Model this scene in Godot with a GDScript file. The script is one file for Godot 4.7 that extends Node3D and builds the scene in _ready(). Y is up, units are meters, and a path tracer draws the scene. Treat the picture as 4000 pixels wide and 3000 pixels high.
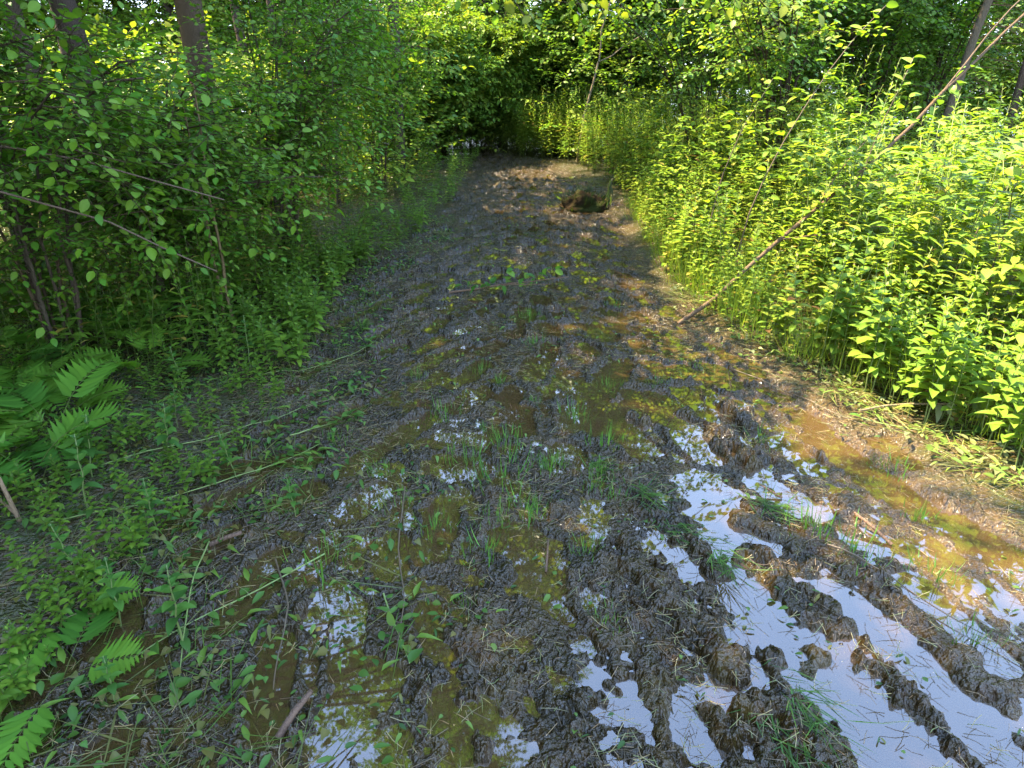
extends Node3D

var rng := RandomNumberGenerator.new()
var M := {}
var fn := FastNoiseLite.new()
var fine := FastNoiseLite.new()
var broad := FastNoiseLite.new()
var taken := {}

# ---------------------------------------------------------------- mesh helpers
class Buf:
	var v := PackedVector3Array()
	var c := PackedColorArray()
	var i := PackedInt32Array()
	func tri(a: int, b: int, d: int) -> void:
		i.append(a); i.append(b); i.append(d)

func commit(b: Buf, mat: Material) -> ArrayMesh:
	var a := []
	a.resize(Mesh.ARRAY_MAX)
	a[Mesh.ARRAY_VERTEX] = b.v
	a[Mesh.ARRAY_COLOR] = b.c
	a[Mesh.ARRAY_INDEX] = b.i
	var uv := PackedVector2Array()
	uv.resize(b.v.size())
	for k in b.v.size():
		uv[k] = Vector2(b.v[k].x, b.v[k].z)
	a[Mesh.ARRAY_TEX_UV] = uv
	var m := ArrayMesh.new()
	m.add_surface_from_arrays(Mesh.PRIMITIVE_TRIANGLES, a)
	var st := SurfaceTool.new()
	st.create_from(m, 0)
	st.generate_normals()
	var o := st.commit()
	o.surface_set_material(0, mat)
	return o

func width_at(shape: int, t: float) -> float:
	match shape:
		0: return pow(sin(PI * pow(t, 0.8)), 0.8)                 # ovate
		1: return pow(sin(PI * pow(t, 0.62)), 1.1)                # lance
		2: return pow(sin(PI * pow(t, 0.9)), 0.6)                 # round
		_: return pow(maxf(0.0, 1.0 - t), 0.7) * minf(1.0, t * 12.0 + 0.35)   # blade

func leaf(b: Buf, base: Vector3, dir: Vector3, up: Vector3, L: float, W: float, droop: float, fold: float, col: Color, n := 4, shape := 0) -> void:
	dir = dir.normalized()
	var side := dir.cross(up)
	if side.length() < 0.01:
		side = dir.cross(Vector3(0.3, 0.2, 0.9))
	side = side.normalized()
	var u := side.cross(dir)
	var s := b.v.size()
	var dark := Color(col.r * 0.86, col.g * 0.88, col.b * 0.9)
	b.v.append(base); b.c.append(col)
	for k in range(1, n):
		var t := float(k) / n
		var w := W * 0.5 * width_at(shape, t)
		var m := base + dir * (L * t) - u * (droop * L * t * t)
		b.v.append(m - side * w + u * (fold * w)); b.c.append(dark)
		b.v.append(m); b.c.append(col)
		b.v.append(m + side * w + u * (fold * w)); b.c.append(dark)
	b.v.append(base + dir * L - u * (droop * L)); b.c.append(dark)
	b.tri(s, s + 1, s + 2); b.tri(s, s + 2, s + 3)
	for k in range(n - 2):
		var q := s + 1 + k * 3
		b.tri(q, q + 3, q + 4); b.tri(q, q + 4, q + 1)
		b.tri(q + 1, q + 4, q + 5); b.tri(q + 1, q + 5, q + 2)
	var e := s + 1 + (n - 2) * 3
	b.tri(e, e + 3, e + 1); b.tri(e + 1, e + 3, e + 2)

func tube(b: Buf, pts: Array, r0: float, r1: float, sides: int, col: Color, rough := 0.0) -> void:
	var s := b.v.size()
	var n := pts.size()
	for k in n:
		var p: Vector3 = pts[k]
		var d: Vector3 = (pts[mini(k + 1, n - 1)] - pts[maxi(k - 1, 0)]).normalized()
		var x := d.cross(Vector3(0.31, 0.13, 0.94) if absf(d.z) < 0.8 else Vector3(0.9, 0.3, 0.1)).normalized()
		var y := x.cross(d)
		var r := lerpf(r0, r1, float(k) / (n - 1))
		for j in sides:
			var a := TAU * j / sides
			var q := 1.0 + rough * fn.get_noise_3d(p.x * 40.0 + cos(a) * 30.0, p.y * 12.0, p.z * 40.0 + sin(a) * 30.0)
			b.v.append(p + (x * cos(a) + y * sin(a)) * r * q); b.c.append(col)
	for k in range(n - 1):
		for j in sides:
			var a := s + k * sides + j
			var c := s + k * sides + (j + 1) % sides
			b.tri(a, c, a + sides); b.tri(c, c + sides, a + sides)
	var tip := b.v.size()
	b.v.append(pts[n - 1]); b.c.append(col)
	for j in sides:
		b.tri(s + (n - 1) * sides + j, s + (n - 1) * sides + (j + 1) % sides, tip)

func curve(a: Vector3, m: Vector3, e: Vector3, n: int, wob := 0.0) -> Array:
	var out := []
	for k in n + 1:
		var t := float(k) / n
		var p := a.lerp(m, t).lerp(m.lerp(e, t), t)
		if wob > 0.0 and k > 0:
			p += Vector3(rng.randf_range(-1, 1), rng.randf_range(-1, 1), rng.randf_range(-1, 1)) * wob
		out.append(p)
	return out

func vary(c: Color, d: float) -> Color:
	var k := 1.0 + rng.randf_range(-d, d)
	var h := rng.randf_range(-d, d) * 0.5
	return Color(c.r * k * (1.0 + h), c.g * k, c.b * k * (1.0 - h))

func rv(s := 1.0) -> Vector3:
	return Vector3(rng.randf_range(-s, s), rng.randf_range(-s, s), rng.randf_range(-s, s))

# ---------------------------------------------------------------- scene tree helpers
func numbered(called: String) -> String:
	if not taken.has(called):
		taken[called] = 0
		return called
	taken[called] += 1
	return "%s_%03d" % [called, taken[called]]

func tag(o: Node3D, label: String, category: String, group := "") -> Node3D:
	o.set_meta("label", label)
	o.set_meta("category", category)
	if group != "":
		o.set_meta("group", group)
	return o

func thing(called: String, label: String, category: String, at: Vector3, group := "") -> Node3D:
	var o := Node3D.new()
	o.name = numbered(called)
	o.position = at
	add_child(o, true)
	return tag(o, label, category, group)

func part(called: String, mesh: Mesh, parent: Node3D, xf := Transform3D()) -> MeshInstance3D:
	var o := MeshInstance3D.new()
	o.name = called
	o.mesh = mesh
	o.transform = xf
	parent.add_child(o, true)
	return o

func single(called: String, mesh: Mesh, label: String, category: String, at := Vector3.ZERO, group := "") -> MeshInstance3D:
	var o := MeshInstance3D.new()
	o.name = numbered(called)
	o.mesh = mesh
	o.position = at
	add_child(o, true)
	tag(o, label, category, group)
	return o

func scatter(called: String, mesh: Mesh, xs: Array, parent: Node3D, tints := []) -> MultiMeshInstance3D:
	var mm := MultiMesh.new()
	mm.transform_format = MultiMesh.TRANSFORM_3D
	mm.use_colors = tints.size() > 0
	mm.mesh = mesh
	mm.instance_count = xs.size()
	for k in xs.size():
		mm.set_instance_transform(k, xs[k])
		if tints.size() > 0:
			mm.set_instance_color(k, tints[k])
	var o := MultiMeshInstance3D.new()
	o.name = called
	o.multimesh = mm
	o.set_meta("kind", "stuff")
	parent.add_child(o, true)
	return o

func stuff(called: String, mesh: Mesh, xs: Array, label: String, category: String, tints := []) -> void:
	if xs.is_empty():
		return
	var o := scatter(numbered(called), mesh, xs, self, tints)
	o.set_meta("label", label)
	o.set_meta("category", category)

func frame(pos: Vector3, dir: Vector3, up: Vector3, s := 1.0) -> Transform3D:
	var x := dir.normalized()
	var z := x.cross(up)
	z = z.normalized() if z.length() > 0.01 else x.cross(Vector3(0.2, 0.3, 0.9)).normalized()
	var y := z.cross(x)
	return Transform3D(Basis(x * s, y * s, z * s), pos)

func yaw(pos: Vector3, a: float, s := 1.0, lean := Vector3.ZERO) -> Transform3D:
	var b := Basis(Vector3.UP, a).scaled(Vector3(s, s, s))
	if lean.length() > 0.001:
		b = Basis(lean.normalized(), lean.length()) * b
	return Transform3D(b, pos)

# ---------------------------------------------------------------- the ground's height
const CELL := 0.012
const GX0 := -3.6
const GZ0 := -16.5
const GW := 640
const GH := 1420
var dep := PackedFloat32Array()
var add := PackedFloat32Array()
const ED := [0.0, 1.2, 2.0, 2.6, 3.4, 4.4, 5.5, 7.0, 9.0, 12.0, 13.5, 15.0, 17.0]
const EL := [-1.6, -1.45, -1.4, -1.35, -1.3, -1.4, -1.5, -1.1, -0.9, -0.85, -0.8, -0.8, -1.6]
const ER := [2.0, 2.0, 1.95, 1.9, 1.6, 1.3, 1.2, 1.25, 1.45, 1.15, 0.6, -0.4, -0.9]

func edge(table: Array, z: float) -> float:
	var d := clampf(-z, 0.0, 16.9)
	for k in range(ED.size() - 1):
		if d <= ED[k + 1]:
			return lerpf(table[k], table[k + 1], (d - ED[k]) / (ED[k + 1] - ED[k]))
	return table[-1]

func sstep(a: float, b: float, x: float) -> float:
	var t := clampf((x - a) / (b - a), 0.0, 1.0)
	return t * t * (3.0 - 2.0 * t)

# mode 0 presses a hollow with a rim, mode 1 raises a ridge
func stamp(pts: Array, w: float, d: float, rim: float, mode := 0, warp := 0.3) -> void:
	var lo := Vector2(99, 99)
	var hi := Vector2(-99, -99)
	for p: Vector2 in pts:
		lo = lo.min(p); hi = hi.max(p)
	var x0 := clampi(int((lo.x - w * 1.8 - GX0) / CELL), 0, GW - 1)
	var x1 := clampi(int((hi.x + w * 1.8 - GX0) / CELL), 0, GW - 1)
	var z0 := clampi(int((lo.y - w * 1.8 - GZ0) / CELL), 0, GH - 1)
	var z1 := clampi(int((hi.y + w * 1.8 - GZ0) / CELL), 0, GH - 1)
	for j in range(z0, z1 + 1):
		var z := GZ0 + j * CELL
		for i in range(x0, x1 + 1):
			var x := GX0 + i * CELL
			var q := Vector2(x, z)
			var best := 99.0
			for k in range(maxi(1, pts.size() - 1)):
				var a: Vector2 = pts[k]
				var e: Vector2 = pts[mini(k + 1, pts.size() - 1)] - a
				var t := clampf((q - a).dot(e) / maxf(e.length_squared(), 1e-6), 0.0, 1.0)
				best = minf(best, (q - a - e * t).length())
			var r := best / w
			if r > 1.8:
				continue
			r += warp * fn.get_noise_2d(x * 9.0, z * 9.0) + warp * 0.5 * fn.get_noise_2d(x * 24.0 + 7.0, z * 24.0)
			var at := j * GW + i
			if mode == 0:
				dep[at] = maxf(dep[at], d * (1.0 - sstep(0.6, 1.02, r)))
				var g := (r - 1.22) / 0.2
				add[at] = maxf(add[at] * sstep(0.75, 1.1, r), rim * exp(-g * g))
			else:
				var keep := sstep(0.35, 1.05, r)
				dep[at] = dep[at] * keep
				add[at] = maxf(add[at], d * (1.0 - sstep(0.15, 1.05, r)))

func V(x: float, y: float) -> Vector2:
	return Vector2(x, y)

func press_ground() -> void:
	dep.resize(GW * GH)
	add.resize(GW * GH)
	# trodden slots across the whole track, slanting to the right on its left side and to the left on its right side
	var z := -0.75
	var row := 0
	while z > -15.6:
		var dz := lerpf(0.3, 0.38, clampf(-z / 8.0, 0, 1))
		var x := edge(EL, z) + 0.05 + (0.12 if row % 2 else 0.0)
		while x < edge(ER, z) - 0.05:
			var near_right := x > 0.32 - 0.15 * (z + 2.0) and z > -2.5
			if rng.randf() < 0.86 and not near_right:
				var p := Vector2(x + rng.randf_range(-0.07, 0.07), z + rng.randf_range(-0.08, 0.08))
				var a := lerpf(0.62, -0.35, sstep(-0.5, 0.7, x)) if z < -2.3 else lerpf(0.2, -0.4, sstep(-0.7, 0.2, x))
				a += rng.randf_range(-0.3, 0.3)
				var h := Vector2(sin(a), -cos(a)) * rng.randf_range(0.06, 0.13)
				var deep := rng.randf_range(0.03, 0.065)
				stamp([p - h, p + h], rng.randf_range(0.055, 0.095), deep, rng.randf_range(0.008, 0.03) + 0.012 * sstep(3.0, 6.0, -z))
			x += rng.randf_range(0.24, 0.34)
		z -= dz
		row += 1
	# brown water slots close to the camera
	for s in [[V(-0.53, -1.68), V(-0.50, -1.42), 0.055], [V(-0.28, -1.66), V(-0.16, -1.40), 0.055], [V(-0.39, -1.38), V(-0.47, -1.16), 0.075], [V(-0.73, -1.53), V(-0.66, -1.22), 0.06],
			[V(-0.87, -1.95), V(-0.92, -1.69), 0.06], [V(0.02, -2.0), V(0.2, -1.75), 0.13], [V(-0.15, -1.3), V(0.05, -1.1), 0.1], [V(0.25, -1.45), V(0.3, -1.15), 0.11], [V(0.4, -3.1), V(0.66, -3.75), 0.1],
			[V(0.5, -2.95), V(0.75, -3.2), 0.16], [V(-1.3, -2.5), V(-0.95, -2.6), 0.1], [V(-0.3, -2.55), V(-0.05, -2.45), 0.12]]:
		stamp([s[0], s[1]], s[2], 0.05, 0.022)
	# sheets of standing water to the right
	stamp([V(0.8, -2.35), V(0.8, -1.98)], 0.17, 0.032, 0.0)
	stamp([V(0.55, -1.92), V(0.78, -1.75), V(0.95, -1.5), V(0.98, -1.1), V(1.0, -0.7)], 0.16, 0.03, 0.0)
	stamp([V(0.78, -1.55), V(0.62, -1.4), V(0.5, -1.1)], 0.14, 0.028, 0.0)
	stamp([V(0.95, -1.25), V(0.9, -0.8)], 0.2, 0.03, 0.0)
	# small islands of mud that break up the sheets
	for k in 130:
		var q := Vector2(rng.randf_range(-0.2, 1.45), rng.randf_range(-2.6, -0.85))
		var clear := 9.0
		for c in [[V(0.74, -1.78), V(0.92, -1.52)], [V(0.95, -1.5), V(1.0, -0.9)], [V(0.8, -2.3), V(0.8, -2.0)], [V(0.68, -1.5), V(0.6, -1.38)], [V(1.18, -1.5), V(1.25, -1.1)]]:
			var e: Vector2 = c[1] - c[0]
			clear = minf(clear, (q - c[0] - e * clampf((q - c[0]).dot(e) / e.length_squared(), 0, 1)).length())
		if clear > 0.085:
			var a := rng.randf_range(-0.7, 0.1)
			var hd := Vector2(sin(a), -cos(a)) * rng.randf_range(0.0, 0.09)
			stamp([q - hd, q + hd], rng.randf_range(0.03, 0.1), rng.randf_range(0.01, 0.028), 0.0, 1, 0.9)
	stamp([V(1.1, -1.72), V(1.2, -1.5), V(1.25, -1.2), V(1.3, -0.9)], 0.085, 0.03, 0.0)
	stamp([V(1.5, -2.8), V(1.58, -2.43), V(1.68, -2.2)], 0.1, 0.04, 0.015)
	stamp([V(1.74, -2.1), V(1.85, -1.8)], 0.11, 0.035, 0.015)
	stamp([V(1.38, -1.8), V(1.45, -1.45)], 0.07, 0.04, 0.015)
	stamp([V(1.29, -2.75), V(1.34, -2.55)], 0.08, 0.05, 0.02)
	stamp([V(1.0, -3.65), V(1.25, -3.4)], 0.09, 0.045, 0.02)
	stamp([V(0.95, -3.3), V(1.08, -2.9)], 0.08, 0.045, 0.02)
	stamp([V(1.08, -2.42), V(1.2, -2.2)], 0.08, 0.045, 0.02)
	# ridges and clods left standing between them
	for q in [[V(0.44, -1.95), V(0.53, -1.72), 0.11, 0.05], [V(0.55, -1.68), V(0.63, -1.45), 0.1, 0.055], [V(0.86, -1.95), V(0.89, -1.92), 0.065, 0.055], [V(0.53, -2.35), V(0.62, -2.12), 0.06, 0.035], [V(0.66, -2.02), V(0.75, -1.84), 0.06, 0.035],
			[V(0.91, -1.77), V(1.0, -1.74), 0.04, 0.04], [V(1.03, -1.7), V(1.07, -1.6), 0.045, 0.04], [V(1.09, -1.52), V(1.11, -1.44), 0.028, 0.026], [V(1.12, -1.36), V(1.15, -1.25), 0.034, 0.032], [V(1.16, -1.17), V(1.22, -1.02), 0.034, 0.035],
			[V(0.89, -2.15), V(1.0, -2.08), 0.07, 0.035], [V(1.1, -2.0), V(1.2, -1.87), 0.12, 0.032], [V(1.27, -1.7), V(1.31, -1.62), 0.075, 0.026], [V(1.34, -1.46), V(1.36, -1.36), 0.085, 0.036], [V(1.4, -1.2), V(1.42, -1.0), 0.07, 0.03],
			[V(0.7, -1.3), V(0.77, -1.24), 0.1, 0.055], [V(0.8, -1.18), V(0.85, -1.06), 0.09, 0.05], [V(0.55, -1.27), V(0.56, -1.18), 0.045, 0.04], [V(0.76, -1.5), V(0.8, -1.45), 0.04, 0.032], [V(0.91, -1.67), V(0.93, -1.64), 0.026, 0.03],
			[V(0.9, -1.5), V(0.93, -1.46), 0.035, 0.024], [V(0.42, -1.5), V(0.4, -1.35), 0.06, 0.04], [V(1.0, -1.08), V(1.05, -0.95), 0.03, 0.025], [V(0.62, -3.02), V(0.66, -2.98), 0.06, 0.04], [V(1.02, -2.85), V(1.1, -2.6), 0.09, 0.05], [V(1.12, -3.1), V(1.2, -2.9), 0.08, 0.05]]:
		stamp([q[0], q[1]], q[2], q[3], 0.0, 1, 0.75)

func raster(a: PackedFloat32Array, x: float, z: float) -> float:
	var fx := (x - GX0) / CELL
	var fz := (z - GZ0) / CELL
	if fx < 0.0 or fz < 0.0 or fx >= GW - 1 or fz >= GH - 1:
		return 0.0
	var i := int(fx)
	var j := int(fz)
	var at := j * GW + i
	return lerpf(lerpf(a[at], a[at + 1], fx - i), lerpf(a[at + GW], a[at + GW + 1], fx - i), fz - j)

func mud(x: float, z: float) -> float:       # 1 on the trodden mud, 0 under the plants
	var wob := 0.22 * fn.get_noise_2d(x * 1.3, z * 1.3)
	var l := edge(EL, z)
	var r := edge(ER, z)
	return sstep(l - 0.35, l + 0.25, x + wob) * (1.0 - sstep(r - 0.2, r + 0.3, x + wob)) * (1.0 - sstep(15.0, 16.2, -z + wob)) * (1.0 - sstep(2.0, 5.0, z))

func ground(x: float, z: float) -> float:
	var m := mud(x, z)
	var out := 0.07 + 0.05 * broad.get_noise_2d(x * 2.0, z * 2.0)
	if m <= 0.0:
		return out + 0.012 * fn.get_noise_2d(x * 5.0, z * 5.0)
	var n := fn.get_noise_2d(x * 4.0, z * 4.0)
	var crumb := absf(fine.get_noise_2d(x * 7.5, z * 7.5))
	var h := lerpf(0.007, -0.005, sstep(edge(EL, z) + 0.35, edge(EL, z) + 0.9, x)) + 0.002 + 0.016 * n + 0.001 * clampf(-z - 4.0, 0.0, 6.0)
	h += raster(add, x, z) - raster(dep, x, z)
	var rough := sstep(-0.25, 0.35, fn.get_noise_2d(x * 2.6 + 31.0, z * 2.6))
	var amp := (0.004 + 0.03 * rough) * sstep(-0.03, 0.025, h) + 0.003
	h += amp * (crumb - 0.16) + (0.0012 + 0.005 * rough) * fine.get_noise_2d(x * 34.0, z * 34.0) * sstep(-0.03, 0.02, h)
	return lerpf(out, h, m)

func gp(x: float, z: float, lift := 0.0) -> Vector3:
	return Vector3(x, maxf(ground(x, z), 0.0) + lift, z)

# ---------------------------------------------------------------- materials
func noise_tex(freq: float, octaves: int, size: int, kind := FastNoiseLite.TYPE_SIMPLEX_SMOOTH, ramp: Gradient = null, sd := 3) -> NoiseTexture2D:
	var n := FastNoiseLite.new()
	n.noise_type = kind
	n.frequency = freq
	n.fractal_octaves = octaves
	n.seed = sd
	var t := NoiseTexture2D.new()
	t.width = size
	t.height = size
	t.seamless = true
	t.noise = n
	if ramp:
		t.color_ramp = ramp
	return t

func ramp(stops: Array) -> Gradient:
	var g := Gradient.new()
	var o := PackedFloat32Array()
	var c := PackedColorArray()
	for s in stops:
		o.append(s[0]); c.append(Color(s[1], s[1], s[1]))
	g.offsets = o
	g.colors = c
	return g

func leafy(rough: float, through: float, tint := Color(0.95, 1.0, 0.4)) -> StandardMaterial3D:
	var m := StandardMaterial3D.new()
	m.vertex_color_use_as_albedo = true
	m.roughness = rough
	m.backlight_enabled = true
	m.backlight = Color(tint.r * through, tint.g * through, tint.b * through).linear_to_srgb()
	m.metallic_specular = 0.32
	m.cull_mode = BaseMaterial3D.CULL_DISABLED
	return m

func make_materials() -> void:
	var g := StandardMaterial3D.new()
	g.vertex_color_use_as_albedo = true
	g.roughness_texture = noise_tex(0.012, 5, 1024, FastNoiseLite.TYPE_SIMPLEX_SMOOTH, ramp([[0.0, 0.06], [0.5, 0.12], [0.68, 0.24], [1.0, 0.5]]))
	g.roughness = 1.0
	g.metallic_specular = 0.5
	g.heightmap_enabled = true
	g.heightmap_texture = noise_tex(0.02, 6, 1024, FastNoiseLite.TYPE_SIMPLEX, null, 9)
	g.heightmap_scale = 1.8
	g.uv1_scale = Vector3(1.7, 1.7, 1.7)
	M.ground = g
	var w := StandardMaterial3D.new()
	w.transparency = BaseMaterial3D.TRANSPARENCY_ALPHA
	w.albedo_color = Color(Color(0.08, 0.046, 0.015).linear_to_srgb(), 0.6)
	w.roughness = 0.02
	w.metallic_specular = 0.707
	w.clearcoat_enabled = true
	w.clearcoat = 1.0
	w.clearcoat_roughness = 0.02
	M.water = w
	M.leaf = leafy(0.42, 1.0)
	M.shade_leaf = leafy(0.4, 0.95, Color(0.8, 1.0, 0.25))
	M.grass = leafy(0.45, 0.8)
	var b := StandardMaterial3D.new()
	b.vertex_color_use_as_albedo = true
	b.roughness = 0.95
	b.metallic_specular = 0.2
	b.heightmap_enabled = true
	b.heightmap_texture = noise_tex(0.03, 5, 512, FastNoiseLite.TYPE_SIMPLEX, null, 21)
	b.heightmap_scale = 1.0
	b.uv1_triplanar = true
	b.uv1_scale = Vector3(5, 1.2, 5)
	M.bark = b
	var s := StandardMaterial3D.new()
	s.vertex_color_use_as_albedo = true
	s.roughness = 0.6
	M.stem = s
	var r := StandardMaterial3D.new()
	r.vertex_color_use_as_albedo = true
	r.roughness = 0.9
	r.metallic_specular = 0.2
	r.heightmap_enabled = true
	r.heightmap_texture = noise_tex(0.04, 5, 512, FastNoiseLite.TYPE_SIMPLEX, null, 4)
	r.heightmap_scale = 1.5
	r.uv1_triplanar = true
	r.uv1_scale = Vector3(3, 3, 3)
	M.rock = r

# ---------------------------------------------------------------- ground and water
func build_ground() -> void:
	var rows := PackedFloat32Array()
	for z in [40.0, 15.0, 6.0, 3.0, 1.5, 0.8, 0.3, 0.0, -0.3, -0.5, -0.65]:
		rows.append(z)
	var d := 0.75
	while d < 16.8:
		rows.append(-d)
		d *= 1.0052
	for z in [-18.0, -20.0, -24.0, -30.0, -40.0, -60.0, -100.0, -180.0]:
		rows.append(z)
	var N := 620
	var outer := [150.0, 50.0, 18.0, 6.0, 2.0, 0.6]
	var cols := N + 1 + outer.size() * 2
	var b := Buf.new()
	b.v.resize(rows.size() * cols)
	b.c.resize(rows.size() * cols)
	var at := 0
	for j in rows.size():
		var z := rows[j]
		var W := maxf(1.55, 0.62 + 0.86 * clampf(-z, 0.0, 17.0))
		W = minf(W, 9.0)
		for i in cols:
			var x: float
			if i < outer.size():
				x = -W - outer[i]
			elif i >= cols - outer.size():
				x = W + outer[cols - 1 - i]
			else:
				x = lerpf(-W, W, float(i - outer.size()) / N)
			var h := ground(x, z)
			b.v[at] = Vector3(x, h, z)
			var m := mud(x, z)
			var n := fn.get_noise_2d(x * 3.0 + 50.0, z * 3.0)
			var n2 := fine.get_noise_2d(x * 8.0 + 9.0, z * 8.0)
			var soil := Color(0.024, 0.0165, 0.006).lerp(Color(0.05, 0.032, 0.0105), clampf(0.5 + n + 0.4 * n2, 0, 1))
			soil = soil.lerp(Color(0.1, 0.066, 0.036), sstep(1.0, 1.7, x) * 0.65)
			var litter := Color(0.06, 0.04, 0.016).lerp(Color(0.04, 0.045, 0.012), clampf(0.5 + 1.2 * n2, 0, 1))
			b.c[at] = litter.lerp(soil, m)
			at += 1
	for j in range(rows.size() - 1):
		for i in range(cols - 1):
			var a := j * cols + i
			b.tri(a, a + cols, a + 1)
			b.tri(a + 1, a + cols, a + cols + 1)
	var o := single("ground", commit(b, M.ground), "wet trodden mud track between plants", "ground")
	o.set_meta("kind", "structure")
	var w := Buf.new()
	w.v = PackedVector3Array([Vector3(-2.3, 0, 1.5), Vector3(2.4, 0, 1.5), Vector3(2.4, 0, -15.0), Vector3(-2.3, 0, -15.0)])
	for k in 4:
		w.c.append(Color.WHITE)
	w.i = PackedInt32Array([0, 2, 1, 0, 3, 2])
	var p := single("puddle_water", commit(w, M.water), "brown standing water in the hollows of the mud", "water")
	p.set_meta("kind", "structure")

# ---------------------------------------------------------------- plant pieces
# a twig along +X with leaves to both sides
func spray(n: int, L: float, ll: float, lw: float, shape: int, cols: Array, seg := 4, mat: Material = null, hang := 0.15) -> ArrayMesh:
	var b := Buf.new()
	var pts := []
	for k in 5:
		var t := k / 4.0
		pts.append(Vector3(L * t, -0.12 * L * t * t + rng.randf_range(-0.02, 0.02) * L, rng.randf_range(-0.05, 0.05) * L * t))
	tube(b, pts, 0.0022, 0.001, 3, Color(0.09, 0.065, 0.035))
	for k in n:
		var t := (k + 0.5) / n
		var s := 1.0 if k % 2 else -1.0
		var f := t * 4.0
		var p: Vector3 = pts[int(f)].lerp(pts[mini(int(f) + 1, 4)], f - int(f))
		var dir := Vector3(rng.randf_range(0.3, 0.9), rng.randf_range(-0.35, 0.35) - hang, s * rng.randf_range(0.5, 1.0))
		if k == n - 1:
			dir = Vector3(1, -0.1, s * 0.2)
		var up := Vector3(rng.randf_range(-0.35, 0.35), 1, rng.randf_range(-0.45, 0.45))
		var sc := rng.randf_range(0.5, 1.2)
		leaf(b, p + dir.normalized() * 0.006, dir, up, ll * sc, lw * sc, rng.randf_range(0.05, 0.3), rng.randf_range(0.1, 0.35), vary(cols[rng.randi() % cols.size()], 0.22), seg, shape)
	return commit(b, mat if mat else M.leaf)

# places of sprays along a limb
func along(pts: Array, from: float, count: int, out: Array, size: float, droop := 0.1, up_bias := 0.0) -> void:
	for k in count:
		var t := lerpf(from, 1.0, (k + rng.randf()) / count)
		var f := t * (pts.size() - 1)
		var i := mini(int(f), pts.size() - 2)
		var p: Vector3 = pts[i].lerp(pts[i + 1], f - i)
		var d: Vector3 = (pts[i + 1] - pts[i]).normalized()
		var side := rv().normalized()
		side.y = side.y * 0.4 + up_bias - droop
		out.append(frame(p, d * rng.randf_range(0.2, 0.7) + side, Vector3(0, 1, 0) + rv(0.35), size * rng.randf_range(0.75, 1.2)))

# a shrub of several arching stems; foliage as sprays along them
func shrub(called: String, label: String, at: Vector3, h: float, reach: float, toward: Vector3, stems: int, per: int, sprays: Array, size: float, group := "", from := 0.3, cat := "shrub", thick := 0.012) -> Node3D:
	var o := thing(called, label, cat, at, group)
	var xs := [[], []]
	for s in stems:
		var a := TAU * s / stems + rng.randf_range(-0.4, 0.4)
		var outw := Vector3(cos(a), 0, sin(a)) * reach * rng.randf_range(0.5, 1.0) + toward * rng.randf_range(0.4, 1.1)
		var hh := h * rng.randf_range(0.65, 1.1)
		var p := curve(Vector3(cos(a), 0, sin(a)) * 0.08, Vector3(outw.x * 0.25, hh * 0.85, outw.z * 0.25), Vector3(outw.x, hh * rng.randf_range(0.75, 1.0), outw.z), 7, 0.025)
		var b := Buf.new()
		tube(b, p, thick * rng.randf_range(0.7, 1.2), 0.004, 5, vary(Color(0.075, 0.055, 0.035), 0.2))
		# side branches
		for q in 4:
			var i := 2 + q
			var sd := rv().normalized()
			sd.y = rng.randf_range(-0.15, 0.35)
			var e: Vector3 = p[i] + (sd + outw.normalized() * 0.4) * rng.randf_range(0.35, 0.75) * minf(1.0, h * 0.5)
			var mid: Vector3 = p[i].lerp(e, 0.5) + Vector3(0, 0.1, 0)
			var br := curve(p[i], mid, e, 4, 0.01)
			tube(b, br, 0.005, 0.002, 4, Color(0.08, 0.058, 0.035))
			along(br, 0.15, per / 5, xs[q % 2], size)
		part("stem", commit(b, M.bark), o)
		along(p, from, per / 3, xs[s % 2], size)
	for k in 2:
		if xs[k].size():
			scatter("foliage", sprays[k % sprays.size()], xs[k], o)
	return o

func tree(called: String, label: String, at: Vector3, h: float, bole: float, r: float, crown_r: Vector3, limbs: int, per: int, sprays: Array, size: float, bark: Color, group := "", lean := Vector3.ZERO) -> Node3D:
	var o := thing(called, label, "tree", at, group)
	var b := Buf.new()
	var top := Vector3(lean.x, h, lean.z)
	var p := curve(Vector3(0, -0.05, 0), Vector3(lean.x * 0.4, h * 0.5, lean.z * 0.4), top, 12, r * 0.15)
	tube(b, p, r, r * 0.25, 10, bark, 0.25)
	part("trunk", commit(b, M.bark), o)
	var xs := [[], []]
	var lb := Buf.new()
	for k in limbs:
		var t := lerpf(bole / h, 0.97, (k + rng.randf()) / limbs)
		var f := t * 12.0
		var s: Vector3 = p[int(f)]
		var a := rng.randf() * TAU
		var q := 1.0 - pow(absf(2.0 * (t - bole / h) / (1.0 - bole / h) - 0.8) * 0.75, 2.0)
		var e := s + Vector3(cos(a) * crown_r.x * q, crown_r.y * rng.randf_range(0.05, 0.35), sin(a) * crown_r.z * q) * rng.randf_range(0.6, 1.05)
		var lp := curve(s, s.lerp(e, 0.5) + Vector3(0, 0.35, 0), e, 6, 0.06)
		tube(lb, lp, r * 0.3 * (1.1 - t) + 0.008, 0.004, 5, bark)
		along(lp, 0.25, per, xs[k % 2], size, 0.15)
	part("limbs", commit(lb, M.bark), o).set_meta("kind", "stuff")
	for k in 2:
		if xs[k].size():
			scatter("crown", sprays[k % sprays.size()], xs[k], o)
	return o

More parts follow.
